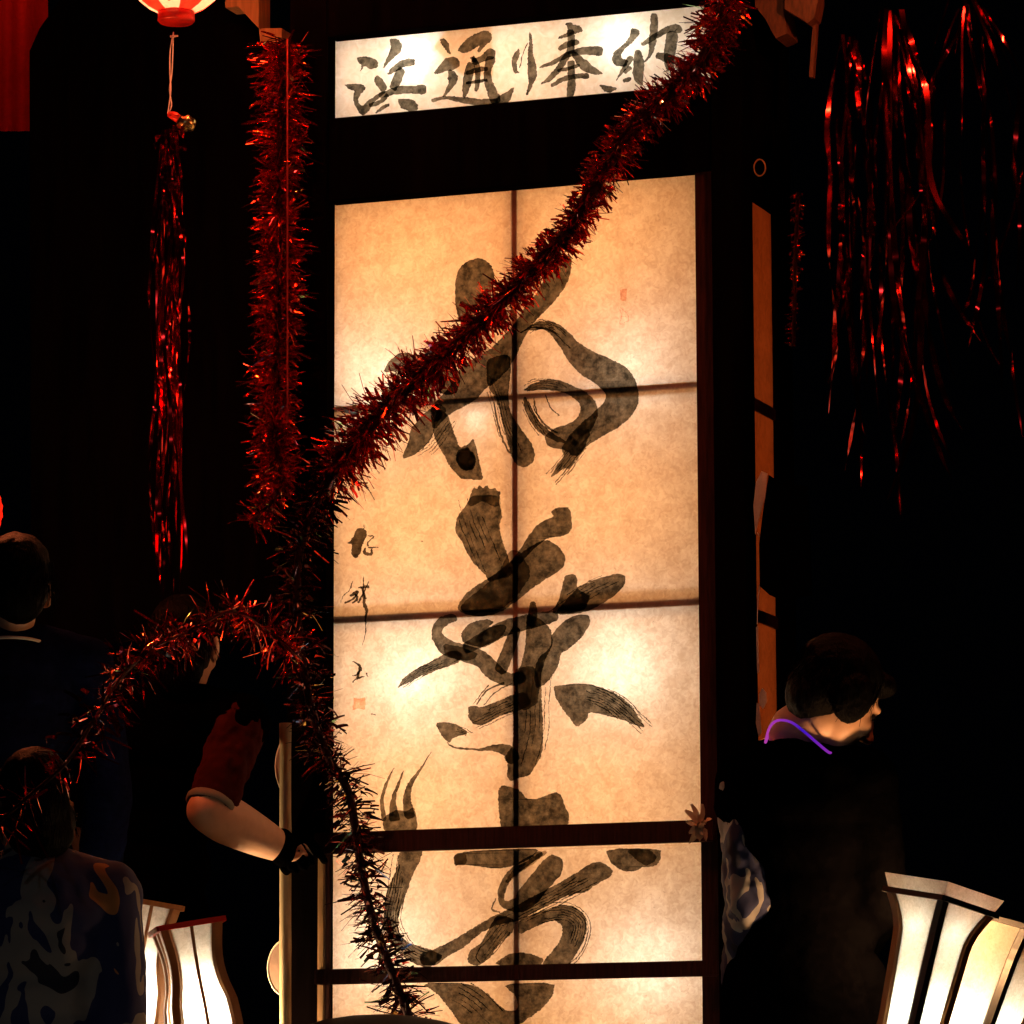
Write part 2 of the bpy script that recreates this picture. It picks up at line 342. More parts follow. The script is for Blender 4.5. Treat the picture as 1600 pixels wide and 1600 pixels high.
# ------------------------------------------------------------------ brush writing
def smooth_poly(P, it=2):
    for _ in range(it):
        Q = []
        for i in range(len(P)):
            a, b = P[i], P[(i+1) % len(P)]
            Q += [(a[0]*.82+b[0]*.18, a[1]*.82+b[1]*.18), (a[0]*.18+b[0]*.82, a[1]*.18+b[1]*.82)]
        P = Q
    return P
class Ink:
    def __init__(s, ox, oy, sc, d0=.002):
        s.o = (ox, oy, sc); s.d = d0; s.V = []; s.F = []; s.n = 0; s.rag = 1.0; s.fat = 1.0
    def px(s, x, y): return s.o[0]+x/s.o[2], s.o[1]+y/s.o[2]
    def put(s, pts2, faces):
        k = len(s.V); d = YP+s.d+.0004*s.n; s.n += 1
        rg = s.rag
        for x, y in pts2:
            a, b = s.px(x, y)
            j = 1.1; a += noise.noise(Vector((a*.11, b*.11, s.n)))*j+noise.noise(Vector((a*.35, b*.35, s.n)))*1.1*rg+noise.noise(Vector((a*1.1, b*1.1, s.n)))*.8*rg
            b += noise.noise(Vector((a*.11, b*.11, s.n+9)))*j+noise.noise(Vector((a*.35, b*.35, s.n+5)))*1.1*rg+noise.noise(Vector((a*1.1, b*1.1, s.n+5)))*.8*rg
            q = loc(a, b, d); s.V.append((q.x, q.y, q.z))
        s.F += [tuple(i+k for i in f) for f in faces]
    def poly(s, P, it=2):
        P = smooth_poly(P, it)
        Q = []
        for i in range(len(P)):           # add points so that the edge can be ragged
            a, b = P[i], P[(i+1) % len(P)]; L = math.dist(a, b); m = max(1, int(L/3.5))
            Q += [(a[0]+(b[0]-a[0])*k/m, a[1]+(b[1]-a[1])*k/m) for k in range(m)]
        tri = tessellate_polygon([[Vector((x, y, 0)) for x, y in Q]])
        s.put(Q, [tuple(t) for t in tri])
    def st(s, *P):
        """brush stroke: points (x, y, width)"""
        Q = crom(P, 10); pts = []; n = len(Q)
        for i, (x, y, w) in enumerate(Q):
            a, b = Q[max(i-1, 0)], Q[min(i+1, n-1)]; dx, dy = b[0]-a[0], b[1]-a[1]; L = math.hypot(dx, dy) or 1
            w = max(w, 1.5)*s.fat
            e = min(i, n-1-i)
            dist0 = math.dist(Q[i][:2], Q[0][:2]) if i < n/2 else math.dist(Q[i][:2], Q[-1][:2])
            r = w/2; k = min(1, (dist0+.12*r)/r) if r > 0 else 1; f = math.sqrt(max(0, 1-(1-k)**2))
            nx, ny = -dy/L*r*f, dx/L*r*f
            pts += [(x+nx, y+ny), (x-nx, y-ny)]
        s.put(pts, [(2*i, 2*i+1, 2*i+3, 2*i+2) for i in range(n-1)])
    def dry(s, P, n, spread, w=3.5):
        # dry-brush hairs running beside each other along a path
        rd = random.Random(n+int(P[0][0])); Q = crom([(*p, 0) for p in P], 6)
        for i in range(n):
            o_ = (i/(n-1)-.5)*spread if n > 1 else 0; a = rd.randint(0, len(Q)//3); b = rd.randint(2*len(Q)//3, len(Q)); pts = []
            for k_ in range(a, b, 2):
                q0, q1 = Q[max(k_-1, 0)], Q[min(k_+1, len(Q)-1)]; dx, dy = q1[0]-q0[0], q1[1]-q0[1]; L = math.hypot(dx, dy) or 1
                pts.append((Q[k_][0]-dy/L*o_+rd.uniform(-1, 1), Q[k_][1]+dx/L*o_+rd.uniform(-1, 1), w*rd.uniform(.3, 1.3)))
            if len(pts) > 2: s.st(*pts)
    def done(s, parent, m, label=None, name='brushed_character'):
        o = mesh(name, s.V, s.F, m, parent)
        if label: o['label'] = label
        return o
# --- first large character (crop 500,360 x2.5)
k = Ink(500, 360, 2.5)
k.poly([(530, 300), (527, 230), (532, 170), (560, 130), (590, 112), (625, 106), (655, 120), (680, 155), (680, 210), (655, 270), (610, 330), (570, 370), (540, 350)])
k.poly([(985, 100), (982, 165), (960, 215), (915, 280), (870, 325), (840, 355), (800, 415), (775, 470), (740, 540), (690, 590), (640, 625), (610, 660), (560, 690), (500, 720), (440, 790), (430, 690), (500, 620), (545, 540), (600, 500), (665, 465), (710, 420), (770, 350), (800, 300), (850, 240), (885, 170), (910, 100)])
k.poly([(500, 700), (450, 760), (437, 812), (405, 850), (365, 880), (325, 893), (322, 875), (345, 830), (350, 780), (400, 720), (460, 670)])
k.poly([(460, 690), (500, 720), (520, 780), (545, 850), (580, 835), (598, 812), (612, 850), (625, 920), (640, 975), (600, 975), (548, 970), (505, 920), (480, 870), (450, 820), (440, 770)], 1)
k.poly([(535, 860), (575, 845), (610, 880), (605, 930), (560, 940), (530, 905)])
k.poly([(650, 500), (745, 480), (745, 560), (735, 640), (745, 720), (790, 780), (825, 830), (842, 868), (835, 905), (800, 928), (765, 915), (745, 880), (725, 800), (705, 720), (690, 660), (655, 610), (650, 560)])
k.poly([(800, 385), (840, 360), (885, 352), (930, 365), (970, 395), (1010, 440), (1070, 475), (1140, 505), (1200, 535), (1230, 575), (1245, 630), (1245, 680), (1210, 735), (1150, 780), (1090, 810), (1040, 845), (1000, 895), (975, 935), (960, 925), (895, 970), (925, 920), (955, 880), (940, 850), (990, 780), (1060, 720), (1110, 670), (1120, 640), (1080, 600), (1020, 565), (975, 520), (945, 470), (915, 420), (875, 385), (830, 392)])
k.poly([(790, 625), (830, 598), (870, 582), (930, 583), (985, 605), (1040, 630), (1075, 665), (1090, 720), (1065, 770), (1030, 860), (1010, 885), (985, 880), (950, 855), (905, 850), (885, 835), (875, 800), (920, 770), (960, 760), (1000, 740), (1020, 700), (1010, 670), (970, 640), (920, 625), (870, 620), (820, 628)])
k.st((800, 650, 12), (815, 700, 26), (850, 760, 30), (900, 800, 26), (960, 830, 14))
k.st((835, 655, 5), (850, 720, 6), (890, 770, 8), (930, 790, 6))
k.st((880, 640, 4), (900, 690, 5), (935, 725, 6))
k.st((680, 670, 5), (690, 740, 7), (715, 820, 8), (740, 870, 6))
k.st((250, 552, 8), (285, 530, 50), (330, 515, 75), (390, 540, 85), (450, 575, 90), (540, 610, 100))
k.st((780, 400, 4), (830, 380, 6), (880, 385, 8), (925, 405, 5))
k.dry([(800, 398), (840, 372), (890, 368), (940, 400), (990, 450)], 7, 34); k.dry([(905, 975), (950, 925), (1000, 860), (1060, 790)], 9, 62, 4)
k.dry([(800, 620), (850, 600), (930, 610), (1000, 650)], 6, 40, 3); k.dry([(800, 660), (830, 730), (880, 800), (940, 850)], 6, 40, 3.5); k.dry([(650, 560), (690, 660), (720, 780), (770, 880)], 6, 50, 3); k.dry([(525, 720), (480, 790), (420, 860), (350, 890)], 5, 44, 3)
k.done(P1, M['ink'], 'uppermost large brushed character crossed by the tinsel')
k = Ink(500, 360, 2.5, .008); k.poly([(540, 865), (575, 850), (612, 890), (602, 935), (560, 938), (532, 905)]); k.done(P1, M['pool'], None, 'ink_pool')
# --- second large character (crop 500,740 x2.5)
k = Ink(500, 740, 2.5)
k.poly([(600, 48), (612, 62), (625, 42), (637, 60), (650, 46), (665, 63), (685, 53), (692, 66), (706, 68), (700, 110), (712, 160), (700, 210), (715, 270), (738, 330), (750, 400), (660, 425), (640, 390), (600, 350), (568, 300), (550, 260), (528, 230), (530, 180), (550, 150), (580, 110)], 1)
k.poly([(900, 150), (925, 132), (980, 135), (985, 210), (965, 240), (890, 252), (850, 280), (800, 330), (750, 400), (730, 360), (780, 300), (810, 250), (850, 195), (915, 168)], 1)
k.poly([(760, 330), (810, 290), (880, 255), (930, 280), (962, 330), (950, 370), (880, 415), (820, 455), (780, 490), (700, 545), (620, 560), (550, 545), (535, 520), (570, 465), (640, 420), (700, 380)])
k.poly([(955, 400), (985, 390), (1003, 400), (1005, 450), (1060, 480), (1030, 540), (900, 552), (930, 500), (945, 450)])
k.poly([(1005, 445), (1080, 410), (1150, 393), (1190, 393), (1195, 430), (1160, 470), (1100, 510), (1030, 545), (915, 552), (950, 505)])
k.st((535, 562, 26), (485, 575, 42), (455, 620, 40), (490, 675, 62), (560, 700, 66), (630, 725, 66), (680, 775, 66), (740, 805, 50), (800, 790, 50))
k.poly([(295, 842), (325, 800), (375, 762), (440, 730), (510, 690), (560, 700), (540, 740), (480, 760), (400, 790), (350, 815)])
k.st((560, 690, 40), (640, 645, 56), (720, 605, 60), (790, 585, 60), (850, 570, 56), (930, 555, 40))
k.poly([(590, 580), (650, 568), (682, 578), (655, 600), (700, 590), (735, 595), (700, 650), (640, 680), (560, 665), (548, 622)])
k.st((700, 780, 50), (725, 720, 50), (750, 650, 46), (770, 600, 30))
k.poly([(1000, 552), (1050, 550), (1058, 580), (1035, 625), (985, 675), (940, 705), (930, 760), (880, 825), (845, 840), (835, 790), (850, 720), (900, 680), (905, 625), (960, 570)])
k.poly([(808, 560), (850, 560), (900, 600), (912, 660), (880, 730), (862, 790), (868, 900), (872, 1020), (868, 1100), (835, 1150), (820, 1178), (775, 1188), (745, 1203), (728, 1180), (735, 1140), (722, 1110), (740, 1080), (755, 1060), (755, 900), (770, 780), (800, 700)], 1)
k.st((830, 500, 18), (832, 540, 36), (820, 600, 40))
k.poly([(578, 910), (605, 905), (625, 915), (680, 895), (750, 865), (800, 850), (830, 900), (770, 930), (700, 945), (640, 985), (600, 980), (578, 950)])
k.st((610, 905, 4), (650, 850, 7), (720, 815, 9)); k.st((640, 905, 3), (690, 850, 4), (750, 820, 4)); k.st((600, 900, 3), (630, 860, 4), (660, 825, 5))
k.poly([(448, 975), (500, 970), (545, 985), (585, 1015), (520, 1030), (505, 1055), (480, 1030)], 1)
k.st((495, 1050, 5), (530, 1070, 7), (620, 1078, 10), (680, 1072, 26), (735, 1085, 50), (760, 1130, 60))
k.poly([(910, 830), (960, 825), (1020, 818), (1080, 828), (1160, 860), (1220, 910), (1250, 960), (1272, 992), (1235, 985), (1190, 965), (1120, 945), (1050, 930), (1045, 960), (1005, 993), (980, 960), (940, 910), (920, 870)], 1)
k.st((1190, 940, 4), (1230, 975, 4), (1262, 1005, 2)); k.st((1150, 850, 3), (1215, 895, 4), (1260, 960, 3))
k.dry([(1040, 850), (1120, 880), (1200, 940), (1275, 1010)], 9, 74, 3.5); k.dry([(600, 980), (680, 940), (760, 905), (860, 860)], 6, 50, 3); k.dry([(300, 845), (370, 790), (460, 745), (560, 700)], 6, 36, 3); k.dry([(560, 70), (590, 180), (640, 300), (680, 400)], 6, 90, 3)
k.dry([(860, 780), (850, 900), (845, 1020), (810, 1150)], 6, 90, 3); k.dry([(1170, 400), (1080, 440), (980, 500), (900, 560)], 6, 60, 3); k.dry([(520, 985), (560, 1000), (600, 1025)], 5, 30, 2.5)
k.done(P1, M['ink'], 'second large brushed character in the middle of the window')
for P_ in ([(592, 85), (700, 85), (708, 120), (680, 132), (640, 105), (590, 130), (575, 120)], [(740, 300), (780, 300), (830, 390), (770, 480), (700, 540), (560, 545), (545, 515), (640, 440), (700, 385)],
           [(480, 660), (560, 680), (620, 700), (600, 730), (520, 725), (485, 700)], [(755, 760), (840, 750), (860, 820), (850, 900), (800, 930), (760, 900)]):
    k = Ink(500, 740, 2.5, .010); k.poly(P_); k.done(P1, M['pool'], None, 'ink_pool')
# --- third large character, cut by the middle beam (crop 480,1160 x2.424)
k = Ink(480, 1160, 2.424)
k.poly([(725, 175), (740, 160), (775, 172), (805, 178), (830, 215), (870, 215), (940, 188), (965, 200), (975, 240), (992, 270), (988, 318), (870, 322), (735, 330), (728, 280), (722, 230)], 1)
k.done(P1, M['ink'], 'upper strokes of the third character above the middle beam')
k = Ink(480, 1160, 2.424)
k.st((330, 95, 3), (302, 150, 10), (284, 220, 13), (292, 300, 24)); k.st((365, 105, 3), (345, 160, 12), (326, 220, 20), (332, 300, 50)); k.st((470, 35, 2), (430, 100, 9), (390, 160, 20), (378, 220, 30), (392, 290, 46))
k.poly([(288, 285), (330, 255), (380, 262), (402, 240), (418, 300), (415, 335), (300, 345), (285, 320)])
k.done(P1, M['ink'], 'three thin upward wisps of a brush stroke at the lower left')
k = Ink(480, 1160, 2.424)
k.poly([(350, 405), (440, 405), (428, 450), (400, 500), (380, 560), (350, 640), (345, 720), (380, 760), (470, 785), (520, 810), (470, 850), (430, 850), (350, 805), (300, 740), (285, 660), (300, 560), (340, 480)])
k.poly([(555, 425), (600, 412), (780, 403), (880, 403), (850, 440), (780, 470), (700, 478), (620, 465), (585, 462), (557, 468)], 1)
k.st((890, 418, 22), (820, 460, 30), (760, 512, 30), (735, 572, 28), (745, 612, 26), (800, 615, 60), (835, 585, 84), (880, 530, 84), (925, 475, 84), (945, 430, 60))
k.poly([(1075, 455), (1120, 452), (1160, 485), (1150, 510), (1090, 540), (1060, 568), (1000, 575), (920, 610), (850, 650), (790, 680), (720, 690), (660, 720), (590, 780), (530, 810), (490, 845), (430, 845), (425, 800), (490, 780), (560, 745), (640, 695), (710, 655), (790, 620), (860, 580), (930, 545), (1010, 500)])
k.poly([(800, 670), (880, 640), (960, 615), (1010, 620), (1050, 650), (1062, 700), (1040, 770), (1000, 830), (990, 850), (880, 845), (930, 790), (965, 740), (965, 690), (930, 672), (860, 700), (800, 730)])
k.poly([(720, 650), (790, 670), (780, 720), (720, 770), (690, 820), (640, 850), (605, 830), (615, 790), (660, 760), (690, 700)])
k.poly([(700, 845), (760, 800), (830, 795), (900, 820), (880, 850)])
k.st((715, 590, 5), (700, 630, 6), (730, 645, 5)); k.st((660, 770, 4), (640, 810, 5), (655, 835, 4))
k.poly([(1128, 403), (1340, 403), (1340, 440), (1322, 470), (1270, 472), (1240, 490), (1190, 485), (1150, 460)], 1)
k.poly([(430, 912), (600, 910), (680, 945), (720, 990), (760, 1020), (800, 1010), (790, 960), (740, 915), (940, 910), (930, 960), (890, 1010), (830, 1050), (760, 1110), (640, 1120), (580, 1067), (540, 1010), (490, 950)], 1)
k.dry([(1150, 480), (1050, 530), (940, 590), (820, 650), (700, 700)], 7, 60, 3.5); k.dry([(880, 650), (980, 640), (1040, 690), (1010, 790), (930, 850)], 8, 66, 3.5); k.dry([(360, 430), (340, 560), (320, 680), (380, 790), (470, 830)], 8, 70, 3.5); k.dry([(760, 680), (700, 760), (640, 830)], 6, 60, 3)
k.dry([(560, 930), (640, 980), (720, 1060)], 6, 90, 3.5)
k.done(P2, M['ink'], 'lower strokes of the third character below the middle beam')
for P_ in ([(1205, 405), (1300, 405), (1330, 440), (1285, 470), (1250, 450)], [(556, 425), (600, 415), (606, 462), (557, 468)]):
    k = Ink(480, 1160, 2.424, .010); k.poly(P_); k.done(P2, M['pool'], None, 'ink_pool')
k = Ink(480, 1160, 2.424, .010); k.st((905, 412, 14), (850, 450, 22), (790, 490, 24), (755, 530, 14)); k.done(P2, M['pool'], None, 'ink_pool')
# --- small inscription (crop 520,800 x4.85)
def ins(f, label):
    q = Ink(520, 800, 4.85); f(q); q.done(P1, M['inkdark'] if label[0] != 'f' else M['seal'], label, 'small_character' if label[0] != 'f' else 'seal_print')
def i1(q):
    q.poly([(180, 125), (250, 125), (260, 170), (225, 240), (205, 325), (165, 355), (140, 320), (150, 240), (105, 240), (150, 205)], 1)
    q.st((235, 92, 4), (240, 130, 6)); q.st((260, 180, 9), (312, 185, 9), (270, 225, 10), (268, 262, 18)); q.st((250, 270, 14), (240, 305, 24), (290, 318, 22), (295, 275, 12)); q.st((265, 270, 12), (300, 268, 10), (345, 270, 7))
def i2(q):
    q.st((150, 520, 5), (130, 585, 9), (75, 640, 4), (62, 685, 3)); q.st((130, 640, 22), (190, 600, 20), (150, 662, 14), (85, 690, 16)); q.st((170, 620, 16), (185, 660, 20), (150, 690, 10))
    q.st((233, 485, 5), (232, 600, 18), (240, 700, 26), (256, 740, 24), (248, 800, 12), (250, 900, 6), (222, 1020, 3)); q.st((190, 575, 12), (275, 565, 24)); q.st((190, 690, 16), (230, 620, 12), (275, 520, 5)); q.st((215, 560, 8), (250, 660, 16))
def i3(q):
    q.st((150, 1130, 3), (200, 1160, 18), (215, 1190, 14), (180, 1230, 11), (150, 1245, 6)); q.st((152, 1292, 6), (165, 1272, 9), (220, 1250, 15), (240, 1243, 6)); q.st((205, 1170, 14), (190, 1260, 22)); q.st((253, 1215, 14), (268, 1255, 5))
ins(i1, 'small brushed character at the top of the left inscription'); ins(i2, 'small brushed character with a long tail'); ins(i3, 'small brushed character above the red seal')
ins(lambda q: q.poly([(155, 1408), (200, 1416), (246, 1402), (250, 1450), (244, 1498), (200, 1490), (150, 1500), (156, 1450)], 0), 'faint orange square seal at lower left')
q = Ink(500, 360, 2.5); q.poly([(1172, 228), (1197, 230), (1196, 275), (1174, 274)], 0); q.st((1174, 300, 2.5), (1198, 325, 3), (1205, 350, 3), (1190, 362, 3)); q.st((1172, 310, 3), (1178, 340, 3), (1170, 362, 3), (1185, 366, 2.5)); q.st((1178, 335, 2.5), (1196, 338, 2.5))
q.done(P1, M['seal2'], 'two small pink seal prints at upper right', 'seal_print')
for a_ in (((395, 262, 3), (403, 266, 3)), ((200, 938, 3), (218, 942, 4))):
    k = Ink(500, 740, 2.5); k.st(*a_); k.done(P1, M['inkdark'], None, 'ink_speck')
# --- sign characters
def sg(ox, oy, sc, f, label):
    q = Ink(ox, oy, sc); q.fat = 1.16; f(q); q.done(P0, M['ink'], label, 'sign_character')
def hama(q):
    q.poly([(135, 210), (180, 207), (215, 225), (212, 250), (185, 255), (165, 240), (145, 270), (155, 242), (140, 228)], 1)
    q.poly([(255, 142), (285, 142), (303, 165), (298, 190), (270, 215), (225, 258), (245, 215), (262, 175)], 1)
    q.poly([(325, 213), (350, 218), (350, 240), (310, 245), (270, 270), (245, 277), (260, 250), (290, 225)], 1)
    q.poly([(88, 310), (160, 308), (170, 325), (150, 345), (138, 372), (155, 392), (175, 370), (220, 340), (248, 335), (200, 375), (185, 400), (160, 428), (140, 410), (122, 375), (122, 345), (130, 335), (105, 328)], 1)
    q.st((203, 282, 20), (225, 310, 26), (240, 335, 22)); q.st((302, 250, 26), (285, 290, 30), (265, 330, 26))
    q.st((215, 352, 16), (290, 332, 26), (350, 330, 26), (390, 328, 36)); q.st((250, 345, 14), (225, 372, 14), (180, 388, 12))
    q.poly([(195, 420), (235, 384), (258, 378), (250, 396)], 1); q.poly([(285, 362), (340, 364), (362, 385), (358, 405), (335, 412), (300, 400), (288, 380)], 1)
sg(500, 0, 2.353, hama, 'leftmost brushed character of the sign')
def tori(q):
    q.poly([(328, 185), (355, 188), (375, 212), (385, 262), (370, 258), (345, 225)], 1)
    q.poly([(412, 240), (450, 195), (510, 155), (550, 145), (580, 160), (580, 195), (555, 212), (522, 250), (508, 246), (525, 215), (480, 245), (440, 258)], 1)
    q.st((303, 355, 8), (345, 325, 36), (385, 305, 56), (425, 305, 36)); q.st((375, 335, 10), (392, 370, 42), (382, 410, 24), (345, 468, 6))
    q.st((482, 300, 34), (466, 370, 38), (452, 440, 26), (446, 472, 8)); q.st((485, 300, 30), (530, 285, 26), (570, 262, 46), (598, 262, 40))
    q.st((580, 270, 46), (562, 330, 32), (562, 390, 34), (585, 450, 44), (605, 495, 46)); q.st((490, 270, 12), (512, 340, 26), (506, 440, 14))
    q.st((455, 355, 18), (510, 335, 22), (560, 330, 16)); q.st((455, 402, 12), (510, 392, 14), (560, 385, 12)); q.st((480, 275, 16), (500, 300, 20))
    q.st((290, 484, 20), (350, 470, 14), (420, 478, 22), (520, 492, 30), (600, 496, 42), (650, 468, 40), (686, 420, 5))
sg(580, 0, 3.077, tori, 'second brushed character of the sign')
def ri(q):
    q.poly([(710, 232), (716, 262), (700, 300), (702, 335), (715, 352), (690, 352), (676, 325), (676, 280), (690, 250)], 1); q.st((712, 330, 5), (730, 260, 3), (752, 205, 3))
    q.poly([(760, 150), (772, 165), (775, 210), (778, 260), (795, 320), (795, 370), (775, 415), (748, 465), (745, 450), (758, 400), (752, 350), (752, 280), (758, 210)], 1)
sg(580, 0, 3.077, ri, 'small two-stroke character in the middle of the sign')
def ho(q):
    q.poly([(930, 110), (960, 108), (975, 120), (1010, 125), (1018, 150), (985, 160), (960, 175), (895, 190), (905, 175), (940, 160), (945, 135)], 1)
    q.st((900, 240, 14), (940, 215, 26), (1000, 200, 24)); q.st((808, 327, 8), (880, 298, 20), (960, 258, 26), (1050, 243, 36), (1112, 250, 44)); q.st((958, 140, 30), (962, 200, 30), (955, 260, 34))
    q.st((952, 250, 28), (905, 325, 26), (855, 380, 20), (816, 404, 4)); q.st((970, 250, 18), (1020, 310, 42), (1070, 340, 30), (1114, 354, 4))
    q.st((866, 415, 14), (920, 382, 20), (990, 366, 20), (1048, 366, 26)); q.st((895, 342, 13), (945, 330, 14), (1005, 312, 16)); q.st((960, 290, 30), (964, 380, 30), (960, 435, 36), (947, 488, 4))
sg(580, 0, 3.077, ho, 'fourth brushed character of the sign')
def no(q):
    q.poly([(1250, 135), (1285, 140), (1290, 165), (1265, 195), (1225, 230), (1200, 265), (1210, 285), (1240, 290), (1225, 320), (1170, 315), (1155, 285), (1165, 250), (1210, 215), (1240, 180)], 1)
    q.st((1252, 270, 24), (1228, 310, 22), (1178, 388, 4)); q.st((1215, 350, 16), (1250, 322, 16)); q.st((1282, 238, 22), (1286, 300, 46), (1285, 370, 42), (1304, 412, 10)); q.st((1210, 392, 22), (1250, 375, 14))
    q.poly([(1093, 408), (1140, 412), (1188, 425), (1150, 447), (1118, 440)], 1)
    q.st((1360, 65, 30), (1360, 130, 34), (1352, 200, 32), (1342, 260, 14), (1312, 300, 5)); q.st((1300, 215, 14), (1350, 185, 24), (1420, 145, 28), (1470, 135, 34), (1478, 160, 26))
    q.st((1450, 150, 52), (1440, 220, 50), (1432, 280, 44), (1440, 340, 30)); q.st((1368, 262, 24), (1430, 282, 38), (1510, 302, 16))
sg(580, 0, 3.077, no, 'rightmost brushed character of the sign')
# brown paper patch stuck on the back of the sign
a = [loc(x, y, YP-.004) for x, y in ((676, 75), (697, 48), (770, 42), (772, 118), (722, 118))]
pp = mesh('paper_patch', a, [(0, 1, 2, 3, 4)], ink_mat('brown_patch', (.75, .55, .38), (.85, .66, .48), 20), P0)

# ================================================================== tinsel
def bristles(path, radius, n, length0, seed, width=.0022, prof=None):
    """crinkled foil whiskers standing off a curved wire; path = world points"""
    rnd = random.Random(seed); V = []; F = []
    m = len(path); cum = [0]
    for i in range(1, m): cum.append(cum[-1]+(path[i]-path[i-1]).length)
    for b in range(n):
        s = rnd.random()*cum[-1]; i = 1
        while i < m-1 and cum[i] < s: i += 1
        t = (path[i]-path[i-1]).normalized(); p = path[i-1].lerp(path[i], (s-cum[i-1])/max(1e-6, cum[i]-cum[i-1]))
        a = t.orthogonal().normalized(); c = t.cross(a); th = rnd.random()*2*math.pi; length = length0*(prof(s/cum[-1]) if prof else 1)
        clump = .72+.5*noise.noise(Vector((s*22, seed, th*.4)))
        d = (a*math.cos(th)+c*math.sin(th)+t*(rnd.gauss(.1, .3)+1.1*noise.noise(Vector((s*30, th*.8, seed+3))))).normalized()
        flake = rnd.random() < .28; L = length*(rnd.uniform(.25, .5) if flake else rnd.uniform(.35, 1.15))*max(.3, clump+.2); w = width*(rnd.uniform(1.3, 2.1) if flake else rnd.choice((.35, .5, .75, 1.1)))
        sd = d.cross(Vector((rnd.gauss(0, 1), rnd.gauss(0, 1), rnd.gauss(0, 1)))).normalized(); up = d.cross(sd)
        q = p+d*(radius*rnd.uniform(.2, 1)+(length*rnd.uniform(0, .55) if flake else 0)); bend = up*L*rnd.uniform(-.45, .45)+Vector((0, 0, -L*.1))
        k = len(V); tw = rnd.uniform(-1.2, 1.2)
        for j in range(4):
            u = j/3; sj = sd*math.cos(tw*u)+up*math.sin(tw*u); cc = q+d*L*u+bend*u*u
            V += [cc-sj*w/2*(1-.35*u), cc+sj*w/2*(1-.35*u)]
        F += [(k+2*j, k+2*j+1, k+2*j+3, k+2*j+2) for j in range(3)]
    return V, F
def garland(P, n, length, core, label, seed, d=.12, foil='tinsel', world=None, width=.0058, prof=None):
    pts = [Vector(q) for q in (crom(world, 8) if world else crom([tuple(front(x, y, dd)) for x, y, dd in P], 8))]
    g = empty('tinsel_garland', pts[0], label, 'tinsel garland')
    loc_ = [p-pts[0] for p in pts]
    vs, fs = tube(loc_, core, 8); mesh('core', vs, fs, M['core'], g, True)
    vs, fs = bristles(loc_, core*.9, n, length, seed, width, prof); b = mesh('whiskers', vs, fs, M[foil], g); b['kind'] = 'stuff'
    return g
g1 = garland([(449, 62, .11), (442, 110, .115), (438, 250, .11), (436, 400, .115), (434, 550, .11), (430, 680, .115), (440, 750, .12)], 4300, .086, .010, 'straight red tinsel garland hanging down the left post', 1)
garland([(445, 745, .14), (425, 785, .15), (392, 815, .16)], 330, .065, .006, 'short loose end of tinsel at the foot of the hanging garland', 2)
garland([(1140, -30, .10), (1120, 50, .10), (1085, 110, .10), (1020, 165, .10), (975, 215, .11), (930, 290, .12), (885, 365, .12), (830, 425, .12), (765, 490, .12), (700, 550, .12), (625, 615, .12), (565, 680, .12), (515, 745, .12)], 7200, .074, .018, 'thick dark red tinsel garland slung diagonally over the calligraphy', 3, prof=lambda u: 1.12-.35*math.sin(math.pi*min(1, u/.85))+.45*max(0, u-.55))
garland([(515, 745, .12), (480, 820, .12), (464, 900, .12), (468, 1000, .12), (485, 1100, .12), (512, 1180, .12), (545, 1240, .12), (560, 1330, .12), (578, 1420, .12), (605, 1500, .12), (645, 1610, .12), (650, 1700, .12)], 2500, .080, .011, 'thin spiky tinsel garland trailing down over the lower window', 4, foil='shadetinsel')
garland(None, 680, .088, .004, 'drooping tinsel swag over the people at the left', 5, world=[tuple(at(x, y, r)) for x, y, r in ((470, 1030, 11.5), (415, 985, 11.2), (360, 955, 10.9), (300, 985, 10.7), (235, 1015, 10.3), (185, 1065, 9.95), (150, 1120, 9.75), (105, 1190, 9.6), (50, 1240, 9.55), (-20, 1300, 9.5))])
garland([(1247, 300, .05), (1243, 400, .05), (1240, 540, .05)], 260, .020, .005, 'narrow tinsel strand behind the right post', 6)
# thin red line along the left post
vs, fs = tube([front(449, y, .175)-g1.location for y in range(60, 720, 60)], .0021, 8); mesh('red_line', vs, fs, mat('dull_red_line', (.3, .012, .008), .8), g1, True)

# foil streamers
def streamer_bunch(name, label, top, n, Lr, spread, seed, wid, fan=0.0, cat='foil streamer'):
    rnd = random.Random(seed); g = empty(name, top, label, cat)
    for i in range(n):
        L = rnd.uniform(*Lr); a = rnd.uniform(-1, 1); b = rnd.uniform(-1, 1); tw = rnd.uniform(-9, 9); ph = rnd.uniform(0, 6); w = wid*rnd.uniform(.5, 1.1)
        V = []; ns = 26; curl = rnd.uniform(-1, 1)*fan
        for j in range(ns+1):
            u = j/ns; z = -L*u
            x = a*spread*(.25+.75*min(1, u*4))+noise.noise(Vector((i*3.1, u*3, seed)))*.03+curl*u**4*.16; y = b*spread*.6+noise.noise(Vector((i*7.7, u*3, 2)))*.02
            th = ph+tw*u+1.8*noise.noise(Vector((i*1.3, u*7, 7)))
            s = U*math.cos(th)+N*math.sin(th); c = U*x+N*y+Z*(z+abs(curl)*u**4*.08); ww = w*(1 if u < .92 else max(.1, (1-u)/.08))
            V += [c-s*ww/2, c+s*ww/2]
        mesh('foil_strip', V, [(2*j, 2*j+1, 2*j+3, 2*j+2) for j in range(ns)], M['streamer'], g, True)
    return g
tt = streamer_bunch('foil_tassel', 'long slim red foil tassel hanging below the gold bell', front(268, 205, .5), 34, (.75, 1.28), 
 .040, 11, .010, cat='foil tassel')
